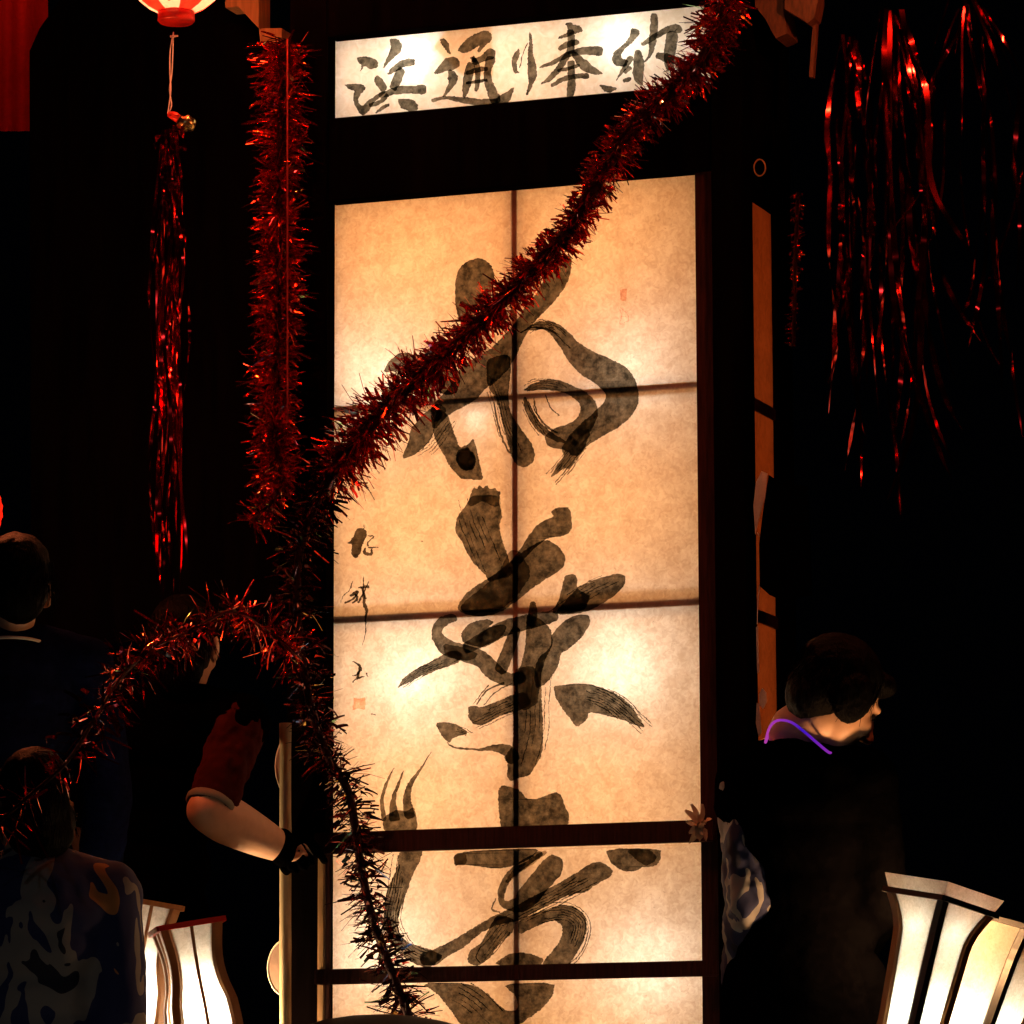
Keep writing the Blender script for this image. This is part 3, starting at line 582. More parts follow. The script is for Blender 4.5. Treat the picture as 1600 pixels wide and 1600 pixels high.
for i, (x, y) in enumerate(((252, 212), (285, 230), (262, 245), (278, 205), (246, 232), (270, 258))):
    rnd = random.Random(i); q = front(x, y, .52)-tt.location; V = []
    for j in range(7):
        u = j/6; c = q+U*(u-.5)*.035*math.cos(i)+Z*(u-.5)*.04*math.sin(i*2+1)+N*.012*math.sin(u*6); s = (Z*math.cos(u*3+i)+N*math.sin(u*3+i))*.008
        V += [c-s, c+s]
    mesh('foil_bow', V, [(2*j, 2*j+1, 2*j+3, 2*j+2) for j in range(6)], M['streamer'], tt, True)
streamer_bunch('foil_streamers', 'sparse red foil streamers nearest the right post', front(1325, 60, .30), 10, (.65, 1.15), .06, 21, .016, .5)
streamer_bunch('foil_streamers', 'wide bunch of red foil streamers right of the first', front(1395, 20, .35), 14, (.7, 1.32), .085, 22, .016, 1.0)
streamer_bunch('foil_streamers', 'thin outermost foil streamers at the right edge', front(1510, 10, .35), 12, (.6, 1.15), .14, 23, .011, 1.2)

# ================================================================== lanterns
def glow_lantern(px, py, dist, h, w, roll, yaw, label, power, collar, rim, wf, bare=False):
    """square paper lantern with waisted sides"""
    m = Matrix.Translation(at(px, py, dist)) @ Matrix.Rotation(R(roll), 4, 'Y') @ Matrix.Rotation(R(yaw), 4, 'Z')
    g = empty('paper_lantern', m, label, 'paper lantern', 'square waisted lanterns along the float deck')
    def prof(u):   # 0 top .. 1 bottom : half width
        return w*wf(u)
    n = 18; cs = [(1, 1), (-1, 1), (-1, -1), (1, -1)]
    for f in range(4):
        a, b = cs[f], cs[(f+1) % 4]; V = []
        for j in range(n+1):
            u = j/n; r = prof(u)*.985; z = -h*u
            V += [(a[0]*r, a[1]*r, z), (b[0]*r, b[1]*r, z)]
        mesh('paper_side', V, [(2*j, 2*j+1, 2*j+3, 2*j+2) for j in range(n)], M['lampaper'], g, True)
        # corner rib, flat strip bent round the corner
        vs, fs = [], []
        for j in range(n+1):
            u = j/n; r = prof(u); z = -h*u; t = .0085
            vs += [(a[0]*(r+.004), a[1]*(r+.004), z), (a[0]*(r+.004)-a[0]*2*t*(1 if True else 0), a[1]*(r+.004), z), (a[0]*(r-.006)-a[0]*2*t, a[1]*(r-.004), z), (a[0]*(r-.004), a[1]*(r-.006)-a[1]*2*t, z), (a[0]*(r+.004), a[1]*(r+.004)-a[1]*2*t, z)]
        for j in range(n):
            for q in range(5): fs.append((j*5+q, j*5+(q+1) % 5, (j+1)*5+(q+1) % 5, (j+1)*5+q))
        fs += [(0, 1, 2, 3, 4), tuple(n*5+q for q in (4, 3, 2, 1, 0))]
        mesh('corner_rib', vs, fs, M['blackrib'] if bare and f == 2 else M['brownrib'], g)
        if bare: mx_ = None
        # middle rib
        mx, my = (a[0]+b[0])/2, (a[1]+b[1])/2; ex, ey = (b[0]-a[0])/2, (b[1]-a[1])/2; vs, fs = [], []
        for j in range(n+1):
            u = j/n; r = prof(u); z = -h*u; t = .0035/w
            for o_, s_ in ((.004, -1), (.004, 1), (-.003, 1), (-.003, -1)):
                vs.append((mx*(r+o_)+ex*s_*t*w, my*(r+o_)+ey*s_*t*w, z))
        for j in range(n):
            for q in range(4): fs.append((j*4+q, j*4+(q+1) % 4, (j+1)*4+(q+1) % 4, (j+1)*4+q))
        fs += [(0, 1, 2, 3), tuple(n*4+q for q in (3, 2, 1, 0))]
        if not bare: mesh('middle_rib', vs, fs, rim if rim is M['blackrib'] else M['brownrib'], g)
        # rim bar
        r = w+.006; t = .007
        p0, p1 = Vector((a[0]*r, a[1]*r, 0)), Vector((b[0]*r, b[1]*r, 0))
        vs, fs = tube([p0, p1], .0085, 4); mesh('rim', vs, fs, rim, g)
        if collar:
            r0, r1 = w*1.0, w*1.13
            mesh('paper_collar', [(a[0]*r0, a[1]*r0, .004), (b[0]*r0, b[1]*r0, .004), (b[0]*r1, b[1]*r1, collar), (a[0]*r1, a[1]*r1, collar)], [(0, 1, 2, 3)], M['lampaper'], g)
    box('base', -w*1.0, w*1.0, -w*1.0, w*1.0, -h-.03, -h, M['brownrib'], g)
    lamp('lantern_light', (0, 0, -h*.55), (.94, 1, .82) if collar else (1, .90, .70), power, .02, g)
    if collar: lamp('lantern_light', (0, 0, -h*.12), (.95, 1, .85), power*.22, .02, g)
    return g
WF = lambda u: 1-.27*math.sin(min(1, u/.2)*math.pi/2)-.14*min(1, u/.6)+.45*max(0, u-.62)
glow_lantern(1470, 1410, 10.2, .46, .084, 14, 43, 'white paper lantern with black front rib and pale collar at the lower right', 1.0, .036, M['blackrib'], WF, True)
glow_lantern(1586, 1453, 10.52, .46, .106, 20, 50, 'white paper lantern behind the collared one, cut off by the right edge', 1.5, 0, M['blackrib'], WF, True)
glow_lantern(292, 1448, 10.5, .36, .068, -10, 12, 'white paper lantern with red rim at the lower left', 2.7, 0, M['redlac'], lambda u: 1-.17*math.sin(min(1, u/.5)*math.pi)**1.2+.36*max(0, u-.38)-.25*max(0, u-.6))
glow_lantern(226, 1412, 10.7, .40, .065, 9, 20, 'white paper lantern with brown rim half hidden by the patterned coat', 2.8, 0, M['brownrib'], lambda u: 1-.17*math.sin(min(1, u/.5)*math.pi)**1.2+.36*max(0, u-.38)-.25*max(0, u-.6))

def round_lantern(px, py, d, r, h, label, power, group=None, striped=True):
    c = front(px, py, d); g = empty('round_lantern', c, label, 'festival lantern', group)
    ng = 8; n = 20
    def pr(u): return r*math.sin(math.pi*(u*.94+.03))**.48
    for kx in range(ng):
        V = []; a0 = 2*math.pi*(kx+.28)/ng; seg = 5
        for j in range(n+1):
            u = j/n; rr = pr(u)*(1+.012*math.sin(u*60))
            for s in range(seg+1):
                th = a0+2*math.pi/ng*s/seg; V.append((rr*math.cos(th), rr*math.sin(th), h*(.5-u)))
        F = [(j*(seg+1)+s, j*(seg+1)+s+1, (j+1)*(seg+1)+s+1, (j+1)*(seg+1)+s) for j in range(n) for s in range(seg)]
        mesh('paper_gore', V, F, M['redpaper'] if not striped or kx % 2 == 0 else M['whitepaper'], g, True)
    for z0, z1 in ((-h/2-.028, -h/2+.006), (h/2-.006, h/2+.028)):
        vs, fs = tube([(0, 0, z0), (0, 0, z0+.006), (0, 0, z1)], [pr(0)*.93, pr(0)*1.04, pr(0)*1.02], 24); mesh('end_ring', vs, fs, M['redlac'], g, True)
    lamp('lantern_light', (0, 0, -.02), (1, .36, .16), power, .03, g)
    return g
HL = round_lantern(276, -62, .5, .145, .28, 'red and white striped lantern hanging at the top left', 2.6)
vs, fs = merge([tube([front(272, -190, .5), front(271, -140, .5)], .003, 6)]); mesh('hanging_cord', [v-HL.location for v in vs], fs, M['white'], HL)
q_ = front(272, 2, .58); vs, fs = tube([q_+N*.03+Z*0, q_+N*.033], [.006, .004], 10); mesh('painted_dot', [v-HL.location for v in vs], fs, M['blackrib'], HL)
c = []
for s in (-1, 1):
    c.append(tube([Vector(p) for p in crom([tuple(front(x, y, .5)) for x, y in ((271, 50), (268+s*2, 80), (267+s*1.5, 115), (266-s, 140), (266+s*2, 165), (262, 178))], 4)], .0018, 6))
c.append(tube([front(266, 57, .5), front(278, 56, .5)], .003, 6))
vs, fs = merge(c); mesh('white_string', [v-HL.location for v in vs], fs, M['white'], HL, True)
# ball of a bell
b0 = front(291, 193, .5); BE = empty('gold_bell', b0, 'small gold bell tied above the red foil tassel', 'bell')
bm = bmesh.new(); bmesh.ops.create_uvsphere(bm, u_segments=20, v_segments=14, radius=.026); 
for v in bm.verts: v.co.z *= .85; v.co += Vector((0, 0, .002*math.sin(v.co.x*300)))
bmo('bell_ball', bm, M['gold'], BE, True)
vs, fs = tube([front(264, 178, .5)-b0, front(272, 181, .5)-b0, front(282, 188, .5)-b0], [.008, .012, .011], 10); mesh('bell_cap', vs, fs, M['redlac'], BE, True)
# red glowing lantern at the left edge
LL = round_lantern(-71, 798, .75, .122, .23, 'red lantern whose rim just enters the left edge', 1.0, None, False)

# red cloth at top left with black board before it
V = []; F = []; nx, nz = 60, 12; p0 = front(-90, -90, -.9); 
RC = empty('red_curtain', front(-20, 205, -.95), 'deep red hanging cloth lit at the top left corner', 'curtain')
x0, x1 = -260, 75
for j in range(nz+1):
    for i in range(nx+1):
        x = x0+(x1-x0)*i/nx; y = -300+505*j/nz
        V.append(front(x, y, -.95+.03*math.sin(x*.085+math.sin(x*.03)*2)*(.4+.6*j/nz))-RC.location)
for j in range(nz):
    for i in range(nx): F.append((j*(nx+1)+i, j*(nx+1)+i+1, (j+1)*(nx+1)+i+1, (j+1)*(nx+1)+i))
mesh('cloth', V, F, paper_mat('red_curtain_cloth', (.55, .02, .012), (.7, .03, .02), 10, .55), RC, True)
rl = front(70, -60, -1.25); lamp('curtain_light', rl-RC.location, (1, .22, .10), 2.2, .06, RC)
def prism(poly, d0, d1):
    n = len(poly); A = [front(x, y, d1) for x, y in poly]; B = [p-N*(d1-d0) for p in A]
    return A+B, [tuple(range(n)), tuple(range(2*n-1, n-1, -1))]+[(i, i+n, (i+1) % n+n, (i+1) % n) for i in range(n)]
vs, fs = prism([(98, -6), (62, 44), (46, 80), (49, 1000), (436, 1000), (436, 90), (405, 60), (385, 30), (356, 14), (330, -10), (300, -160), (130, -160)], -.5, -.42)
cc = vs[2]; o = mesh('shoji_screen_back', [v-cc for v in vs], fs, M['lacquer']); o.location = cc; o.name = 'black_board'; tag(o, 'tall black board with chamfered top behind the hanging lantern', 'board')
vs, fs = prism([(340, -60), (340, 8), (356, 14), (386, 30), (404, 58), (402, 45), (403, 8), (403, -60)], -.415, -.33)
def brk(parts, label, m):
    g = empty('wooden_bracket', front(*parts[0][0][0], parts[0][1]), label, 'bracket')
    for poly, d0, d1 in parts:
        vs, fs = prism(poly, d0, d1); mesh('bracket_block', [v-g.location for v in vs], fs, m, g)
    return g
brk([([(352, -40), (352, 12), (372, 10), (404, 44), (404, -40)], -.33, -.25), ([(404.5, 44), (407, 70), (436, 68), (440, 62), (440, 44)], -.34, -.27)], 'stepped tan wooden bracket beside the hanging lantern', M['honey'])
brk([([(1178, -30), (1180, 10), (1196, 30), (1212, 60), (1230, 52), (1224, 16), (1226, -30)], -.10, .0), ([(1227, -30), (1226, 14), (1262, 36), (1272, 28), (1278, 0), (1276, -30)], -.02, .04), ([(1270, 38), (1276, 36), (1270, 120), (1264, 120)], -.02, .0)], 'carved brown wooden bracket at the top of the right post', mat('dim_brown_wood', (.16, .05, .018), .6, nz=.4, scale=30, stretch=(4, 4, 1)))
lamp('bracket_fill_light', front(1240, -70, .15)-T.location, (1, .45, .15), .35, .03).location = front(1240, -90, .25)  # unseen lamp added to warm the right bracket
# iron ring
q = [front(1187+9*math.cos(t*math.pi/8), 262+13*math.sin(t*math.pi/8), .02) for t in range(17)]
vs, fs = tube(q, .0022, 6); tag(mesh('iron_ring', vs, fs, M['brownrib'], None, True), 'small metal ring hanging beside the right post', 'ring')
# eave above
EV = empty('float_eave', FM, 'black eave board over the lantern tower', 'eave')
box('board', UU(300, 0), UU(1700, 0), -.7, .45, yS0+.5, yS0+.56, M['lacquer'], EV)

# bamboo pole + clamp
g = empty('bamboo_pole', front(446, 1500, .10), 'pale upright bamboo pole left of the lower window', 'pole')
pts = [front(446, y, .10) for y in range(1130, 1900, 35)]
vs, fs = tube([p-g.location for p in pts], [.0155*(1.07 if i % 5 == 0 else 1) for i in range(len(pts))], 14); mesh('shaft', vs, fs, M['bamboo'], g, True)
a, b = loc(434, 1338, .13), loc(468, 1302, .13)
cl = empty('pole_clamp', FM, 'black clamp fixed round the bamboo pole', 'clamp'); box('clamp_block', a.x, b.x, .05, .125, a.z, b.z, M['lacquer'], cl); box('clamp_edge', a.x, b.x+.004, .05, .128, a.z-.004, a.z-.0005, M['honey'], cl, .001)
vs, fs = tube([front(436, 1303, .125), front(446, 1301, .125)], .0055, 8); mesh('pin', [FM.inverted() @ v for v in vs], fs, M['gold'], cl, True)
vs, fs = tube([front(458, 1308, .13), front(476, 1320, .14), front(489, 1336, .145)], [.001, .005, .0008], 6); mesh('blade', [FM.inverted() @ v for v in vs], fs, M['cream'], cl)
def fan(px, py, ry, label):
    c = front(px, py, .03); g = empty('round_fan', c, label, 'fan', 'round fans behind the bamboo pole')
    ring = [(math.cos(t*math.pi/18)*.052, 0, math.sin(t*math.pi/18)*ry) for t in range(37)]
    V = [U*x+N*y+Z*z for x, y, z in ring[:-1]]; n = 36
    mesh('leaf', V+[v-N*.002 for v in V], [tuple(range(n)), tuple(range(2*n-1, n-1, -1))]+[(i, i+n, (i+1) % n+n, (i+1) % n) for i in range(n)], mat('tan_fan_paper', (.22, .14, .10), .6, nz=.2, scale=30), g)
    vs, fs = tube([U*x+N*y+Z*z for x, y, z in ring], .0022, 6); mesh('rim', vs, fs, M['cream'], g, True)
    vs, fs = tube([-Z*ry, -Z*(ry+.09)], .005, 8); mesh('handle', vs, fs, M['bamboo'], g)
fan(459, 1196, .086, 'upper tan round fan half hidden behind the bamboo pole'); fan(447, 1512, .073, 'lower tan round fan half hidden behind the bamboo pole')
# pale paper strips hanging at the side window
g = empty('paper_streamer', front(1190, 740, .03), 'pale paper strips hanging down the right side window', 'paper streamer')
for poly in ([(1180, 835), (1177, 790), (1181, 755), (1190, 736), (1199, 740), (1196, 775), (1186, 810)], [(1181, 980), (1184, 978), (1186, 1050), (1183, 1052)], [(1186, 1085), (1191, 1075), (1197, 1082), (1198, 1096), (1192, 1108), (1186, 1100)], [(1182, 1098), (1186, 1100), (1190, 1145), (1185, 1150), (1181, 1130)]):
    vs, fs = prism(poly, .028, .030); mesh('paper_strip', [v-g.location for v in vs], fs, M['shide'], g)
vs, fs = tube([Vector(p)-g.location for p in crom([tuple(front(x, y, .03)) for x, y in ((1183, 832), (1193, 850), (1192, 880), (1185, 930), (1183, 975))], 5)], .0012, 5); mesh('string', vs, fs, M['white'], g)
vs, fs = prism([(1201, 742), (1216, 752), (1262, 760), (1268, 930), (1222, 938), (1203, 930), (1187, 916), (1186, 850), (1192, 800)], .034, .040)
o = mesh('dark_cloth', [v-vs[0] for v in vs], fs, M['black']); o.location = vs[0]; tag(o, 'black cloth hanging over the middle of the narrow side window', 'cloth')
# paper flower by the right stile
g = empty('paper_flower', front(1094, 1288, .10), 'crumpled pale paper flower at the right end of the middle beam', 'paper flower')
rnd = random.Random(4)
for i in range(26):
    th = rnd.uniform(0, 6.28); el = rnd.uniform(-1.2, 1.3); d = (U*math.cos(th)*math.cos(el)*.6+N*abs(math.sin(th))*math.cos(el)+Z*math.sin(el)).normalized(); s = d.orthogonal().normalized(); up = d.cross(s); L = rnd.uniform(.025, .058)
    V = []
    for j in range(5):
        u = j/4; w = .011*math.sin(math.pi*(.12+u*.8)); c = d*L*u+up*.010*u*u
        V += [c-s*w+up*.003*math.sin(j*2), c, c+s*w]
    mesh('petal', V, [(3*j+q, 3*j+q+1, 3*j+q+4, 3*j+q+3) for j in range(4) for q in range(2)], M['petal'], g)

# drum below
g = empty('taiko_drum', front(590, 1900, .28), 'large dark drum whose curved top just shows at the bottom edge', 'drum')
ax = Vector((math.cos(R(0)), 0, 0)); c0 = front(590, 2052, .42)-g.location; Rr = .735
vs, fs = tube([c0+N*(-.25+.5*i/12) for i in range(13)], [Rr*(1-.10*((i-6)/6)**2) for i in range(13)], 64, False); mesh('shell', vs, fs, M['drum'], g, True)
for s in (-1, 1):
    vs, fs = tube([c0+N*s*.25, c0+N*s*.256], Rr*.9, 64); mesh('drum_head', vs, fs, M['hide'], g)
# deck, beams, ground
D = empty('float_deck', FM, 'plank deck of the festival float', 'deck')
for i in range(16): box('plank', UU(-500, 800)+0, UU(2100, 800), -.9+i*.2, -.9+i*.2+.194, DECK-.05, DECK, M['plank'], D)
for s in (-.5, 1.8): box('deck_beam', UU(-500, 800), UU(2100, 800), s-.08, s+.08, DECK-.25, DECK-.052, M['plank'], D)
for x in (-1.4, 1.4):
    for y in (-.5, 1.8): box('deck_leg', x-.09, x+.09, y-.09, y+.09, 0, DECK-.252, M['plank'], D)
o = mesh('ground', [(-200, -200, 0), (200, -200, 0), (200, 200, 0), (-200, 200, 0)], [(0, 1, 2, 3)], M['asphalt']); tag(o, kind='structure')

# ================================================================== people
def ell(c, r, rot=None, su=20, sv=14):
    bm = bmesh.new(); bmesh.ops.create_uvsphere(bm, u_segments=su, v_segments=sv, radius=1)
    mt = Matrix.Translation(c) @ (rot.to_4x4() if rot else Matrix()) @ Matrix.Diagonal((*r, 1))
    bm.transform(mt); return bm
def limb(pts, rads, seg=16):
    P = crom([(*p, r) for p, r in zip(pts, rads)], 6)
    n = len(P); c = [Vector(p[:3]) for p in P]; rr = [p[3] for p in P]
    t0 = (c[0]-c[1]).normalized(); t1 = (c[-1]-c[-2]).normalized()
    head = [(c[0]+t0*rr[0]*math.sin(a), rr[0]*math.cos(a)) for a in (1.45, 1.0, .5)]
    tail = [(c[-1]+t1*rr[-1]*math.sin(a), rr[-1]*math.cos(a)) for a in (.5, 1.0, 1.45)]
    L = head+list(zip(c, rr))+tail
    vs, fs = tube([a for a, _ in L], [b for _, b in L], seg)
    me = bpy.data.meshes.new('t'); me.from_pydata(vs, [], fs); bm = bmesh.new(); bm.from_mesh(me); bpy.data.meshes.remove(me)
    bmesh.ops.recalc_face_normals(bm, faces=bm.faces); return bm
def fuse(name, parts, voxel, mt, parent, smooth=4, wrinkle=0, wscale=14):
    """melt overlapping volumes into one continuous surface"""
    bm = bmesh.new()
    for p in parts: join_bm(bm, p)
    me = bpy.data.meshes.new(name); bm.to_mesh(me); bm.free()
    o = bpy.data.objects.new(name, me); C.objects.link(o)
    md = o.modifiers.new('r', 'REMESH'); md.mode = 'VOXEL'; md.voxel_size = voxel; md.use_smooth_shade = True
    if smooth: sm = o.modifiers.new('s', 'SMOOTH'); sm.iterations = smooth; sm.factor = .5
    dg = bpy.context.evaluated_depsgraph_get(); me2 = bpy.data.meshes.new_from_object(o.evaluated_get(dg)); me2.name = name
    o.modifiers.clear(); o.data = me2; me2.materials.clear(); me2.materials.append(mt)
    if wrinkle:
        for v in me2.vertices:
            p = v.co; f = noise.noise(Vector((p.x*wscale, p.y*wscale, p.z*wscale*.45)))+.5*noise.noise(p*wscale*2.3)
            v.co = p+v.normal*f*wrinkle
    for p in me2.polygons: p.use_smooth = True
    o.parent = parent; return o
def hand_parts(wr, d, palm_n, size=1.0, curl=.5):
    """palm plus five bent fingers; d = pointing direction, palm_n = the side the palm faces"""
    d = d.normalized(); palm_n = (palm_n-d*palm_n.dot(d)).normalized(); s = d.cross(palm_n); out = []
    rot = Matrix((s, palm_n, d)).transposed()
    out.append(ell(wr+d*.048*size, (.041*size, .016*size, .052*size), rot)); out.append(limb([wr-d*.02, wr+d*.02], [.026*size, .025*size], 12))
    for i, (o_, L) in enumerate(((-.030, .068), (-.010, .078), (.011, .073), (.030, .056))):
        p = wr+d*.088*size+s*o_*size; dr = d.copy(); pts = [p-d*.02, p]; a = 0
        for f in (.42, .32, .26):
            a += curl*(.8+.1*i); dd = d*math.cos(a)+palm_n*math.sin(a); p = p+dd*L*f*size; pts.append(p)
        out.append(limb(pts, [.010*size, .0095*size, .009*size, .0085*size, .0075*size], 10))
    t = wr+d*.025*size-s*.032*size; pts = [t, t+(d*.6-s*.7)*.03*size, t+(d*.85-s*.45+palm_n*.35)*.058*size, t+(d*1.0-s*.3+palm_n*.6)*.078*size]
    out.append(limb(pts, [.014*size, .012*size, .0105*size, .009*size], 10)); return out
def person(name, label, o, J, shirt, pants, hair_style='short', sc=1.0, sleeve=.5, sash=None, head_up=None, hands=None, cap=None, voxel=.008, sleeves=None, arm=1.0):
    """J: world joints -> one continuous body, clothes and hair as children; o: ground point"""
    g = empty('person', o, label, 'person'); j = {k_: (v-o if k_ not in ('fwd',) else v) for k_, v in J.items()}
    parts = []; hd = j['head']; f = J['fwd'].normalized(); up = (head_up or Z); up = (up-f*up.dot(f)).normalized(); rt = f.cross(up)
    rot = Matrix((rt, f, up)).transposed()
    def H(x, y, z): return hd+(rt*x+f*y+up*z)*sc
    def E(x, y, z, a, b, c): return ell(H(x, y, z), (a*sc, b*sc, c*sc), rot)
    sh = (j['shl']-j['shr']); shn = sh.normalized(); ch = (j['shl']+j['shr'])/2; spine = (j['neck']-j['hip']).normalized(); fw = shn.cross(spine)
    trot = Matrix((shn, fw, spine)).transposed(); w = sh.length/2
    def torso(k_, pad):
        ps = []; H0 = j['hip']; H1 = j['neck']; L = (H1-H0).length
        for u, a, b in ((0, .155, .115), (.2, .15, .11), (.4, .138, .10), (.6, .155, .11), (.75, .165, .115), (.86, .15, .10)):
            ps.append(ell(H0.lerp(H1, u), ((a*sc+pad), (b*sc+pad), L*.19), trot))
        ps.append(limb([j['shl']-shn*.01, ch+spine*.02, j['shr']+shn*.01], [.062*sc+pad, .075*sc+pad, .062*sc+pad])); return ps
    parts += torso(0, 0)
    parts.append(limb([ch+spine*.02, j['neck']+spine*.03, H(0, -.02, -.06)], [.07*sc, .054*sc, .052*sc]))
    # head: skull, face, jaw, chin, brow, nose, lips, cheeks, ears
    parts += [E(0, -.018, .035, .076, .094, .086), E(0, .022, -.02, .064, .066, .083), E(0, .030, -.065, .050, .050, .045), E(0, .066, -.098, .022, .020, .017),
              E(0, .072, .028, .045, .022, .014), E(.038, .058, -.022, .024, .024, .024), E(-.038, .058, -.022, .024, .024, .024),
              E(0, .086, -.062, .024, .013, .0065), E(0, .084, -.074, .021, .013, .007),
              limb([H(0, .085, .02), H(0, .098, -.01), H(0, .110, -.030)], [.008*sc, .0095*sc, .0115*sc], 10), E(.010, .098, -.036, .009, .011, .007), E(-.010, .098, -.036, .009, .011, .007)]
    for s in (-1, 1):
        parts.append(ell(H(s*.083, -.008, -.005), (.012*sc, .020*sc, .032*sc), rot)); parts.append(ell(H(s*.090, -.018, .008), (.008*sc, .016*sc, .022*sc), rot)); parts.append(E(s*.078, .0, -.030, .008, .010, .012))
    for s in ('l', 'r'):
        S_, E_, W_ = j['sh'+s], j['el'+s], j['wr'+s]
        aa = sc*arm; parts.append(limb([S_, S_.lerp(E_, .35), S_.lerp(E_, .8), E_], [.052*sc, .049*sc, .044*sc, .039*aa])); parts.append(limb([E_, E_.lerp(W_, .28), E_.lerp(W_, .7), W_], [.040*aa, .044*aa, .037*aa, .029*aa]))
        pn = (hands or {}).get(s, (f if True else f, .6)); parts += hand_parts(W_, W_-E_ if len(pn) < 3 else pn[2], pn[0], sc*(pn[3] if len(pn) > 3 else 1), pn[1])
        hp = j['hip']+shn*(.085*sc*(1 if s == 'l' else -1)); K_, A_, T_ = j['kn'+s], j['an'+s], j['to'+s]
        parts.append(limb([hp, hp.lerp(K_, .5), K_], [.088*sc, .075*sc, .055*sc])); parts.append(limb([K_, K_.lerp(A_, .3), A_], [.055*sc, .056*sc, .037*sc])); parts.append(limb([A_, T_], [.04*sc, .03*sc]))
    fuse('body', parts, voxel, M['skin'], g, 5)
    tp = torso(0, .016)
    for s in ('l', 'r'):
        S_, E_ = j['sh'+s], j['el'+s]; e = S_.lerp(E_, min(1, sleeve))
        ax_ = .066*sc; tp.append(ell(S_, (ax_*1.15,)*3)); sl = limb([S_, S_.lerp(e, .5), e], [ax_*1.08, ax_, ax_*.98])
        sl = [sl]
        if sleeve > 1: sl = [limb([S_, S_.lerp(E_, .5), E_], [ax_*1.08, ax_, ax_*.9]), limb([E_, E_.lerp(j['wr'+s], .5), E_.lerp(j['wr'+s], .97)], [ax_*.9, ax_*.85, ax_*.8])]
        if sleeves and s in sleeves: fuse('sleeve', sl, .008, sleeves[s], g, 3, .011, 22)
        else: tp += sl
    tp.append(limb([j['hip'], j['hip']-spine*.10], [.165*sc, .17*sc]))
    fuse('shirt', tp, .012, shirt, g, 4, .006)
    pp_ = [ell(j['hip'], (.175*sc, .135*sc, .13*sc), trot)]
    for s in ('l', 'r'):
        hp = j['hip']+shn*(.085*sc*(1 if s == 'l' else -1)); K_, A_ = j['kn'+s], j['an'+s]
        pp_ += [limb([hp, hp.lerp(K_, .5), K_], [.10*sc, .088*sc, .072*sc]), limb([K_, K_.lerp(A_, .5), K_.lerp(A_, .9)], [.072*sc, .066*sc, .056*sc])]
    fuse('trousers', pp_, .016, pants, g, 4, .005)
    hw = .088 if hair_style == 'bob' else .081; hp_ = [E(0, -.030, .050, hw, .100, .088), E(0, -.060, .0, hw-.012, .062, .085)]
    if hair_style == 'bob': hp_ += [E(.088, -.014, .002, .021, .046, .056), E(-.088, -.014, .002, .021, .046, .056), E(0, .055, .080, .066, .040, .030), E(0, -.06, -.02, .066, .045, .05)]
    if hair_style == 'long': hp_ += [E(0, -.055, -.06, .074, .045, .07), E(0, -.045, -.03, .086, .05, .06)]
    if hair_style == 'bun': hp_ += [E(0, -.085, .12, .045, .045, .04)]
    h = fuse('hair', hp_, .006, M['hair'], g, 2, .004, 40)
    # loose strands
    vs, fs = [], []; rnd = random.Random(len(label)); strips = []
    for i in range(230):
        a = rnd.uniform(-2.6, 2.6)+math.pi*1.5; z0 = rnd.uniform(.0, .07); q0 = H(.086*math.cos(a), -.03+.098*math.sin(a), z0); q1 = q0+(rt*math.cos(a)+f*math.sin(a))*.006-up*rnd.uniform(.03, .075)
        if math.sin(a) > .55 and z0 < .05: q0 = q0+up*.05; q1 = q1+up*.05
        strips.append(tube([q0, (q0+q1)/2+rt*rnd.uniform(-.004, .004), q1+rt*rnd.uniform(-.012, .012)+(q1-hd).normalized()*rnd.choice((0, 0, .004, .012))], [.0013, .0012, .0005], 4))
    vs, fs = merge(strips); st_ = mesh('hair_strands', vs, fs, M['hair'], g); st_['kind'] = 'stuff'
    for s in (-1, 1):
        bm = E(s*.030, .071, .008, .0125, .0105, .009); bmo('eye', bm, M['eye'], g, True)
    if sash:
        fuse('sash', [ell(j['hip']+spine*.06, (.178*sc, .138*sc, .055), trot)], .008, sash, g, 3, .003)
    return g, j, H
# distance helper: put the feet on the deck under the hips
def stand(hip, fwd, sc=1.0, gap=.12):
    s = Vector((fwd.y, -fwd.x, 0)).normalized(); o = Vector((hip.x, hip.y, DECK)); d = {}
    L = hip.z-DECK
    for k_, sg_ in (('l', -1), ('r', 1)):
        d['kn'+k_] = hip+s*(-sg_)*gap*-1*1+Vector((0, 0, -L*.5))+fwd*.02*1 if False else hip+s*sg_*-gap*-1+Vector((0, 0, -L*.5))+fwd*.03
        d['an'+k_] = hip+s*sg_*gap+Vector((0, 0, -L+.07)); d['to'+k_] = hip+s*sg_*gap+Vector((0, 0, -L+.045))+fwd*.16
    return d, o
FW = Vector((0, 1, 0)); RT = Vector((1, 0, 0))
def shoulders(c, fwd, half=.18):
    s = Vector((fwd.y, -fwd.x, 0)).normalized(); return c-s*half, c+s*half    # left, right
# -- right hand person: leaning to the right, face lit from below
fwd = Vector((.25, .97, 0)).normalized(); dR = 10.6
nk = at(1238, 1165, dR); hip = at(1258, 1540, dR)
d_, o_ = stand(hip, fwd, .92); ll, rr_ = shoulders(at(1262, 1225, dR), fwd, .135)
J = dict(head=at(1310, 1096, dR-.02), fwd=(Vector((.76, .42, -.50))), neck=nk, hip=hip, shl=ll, shr=rr_, ell=ll+Vector((.0, -.06, -.27)), wrl=ll+Vector((-.01, .10, -.46)), elr=rr_+Vector((.03, -.0, -.27)), wrr=rr_+Vector((.0, .2, -.34)), **d_)
pr, jr, HR = person('p', 'person at the right with a blue and white patterned sleeve and purple glow necklace', o_, J, M['black'], M['black'], 'bob', 1.06, 2, None, Vector((.35, 0, .9)), voxel=.006, sleeves={'l': M['happi2']}, arm=1.1)
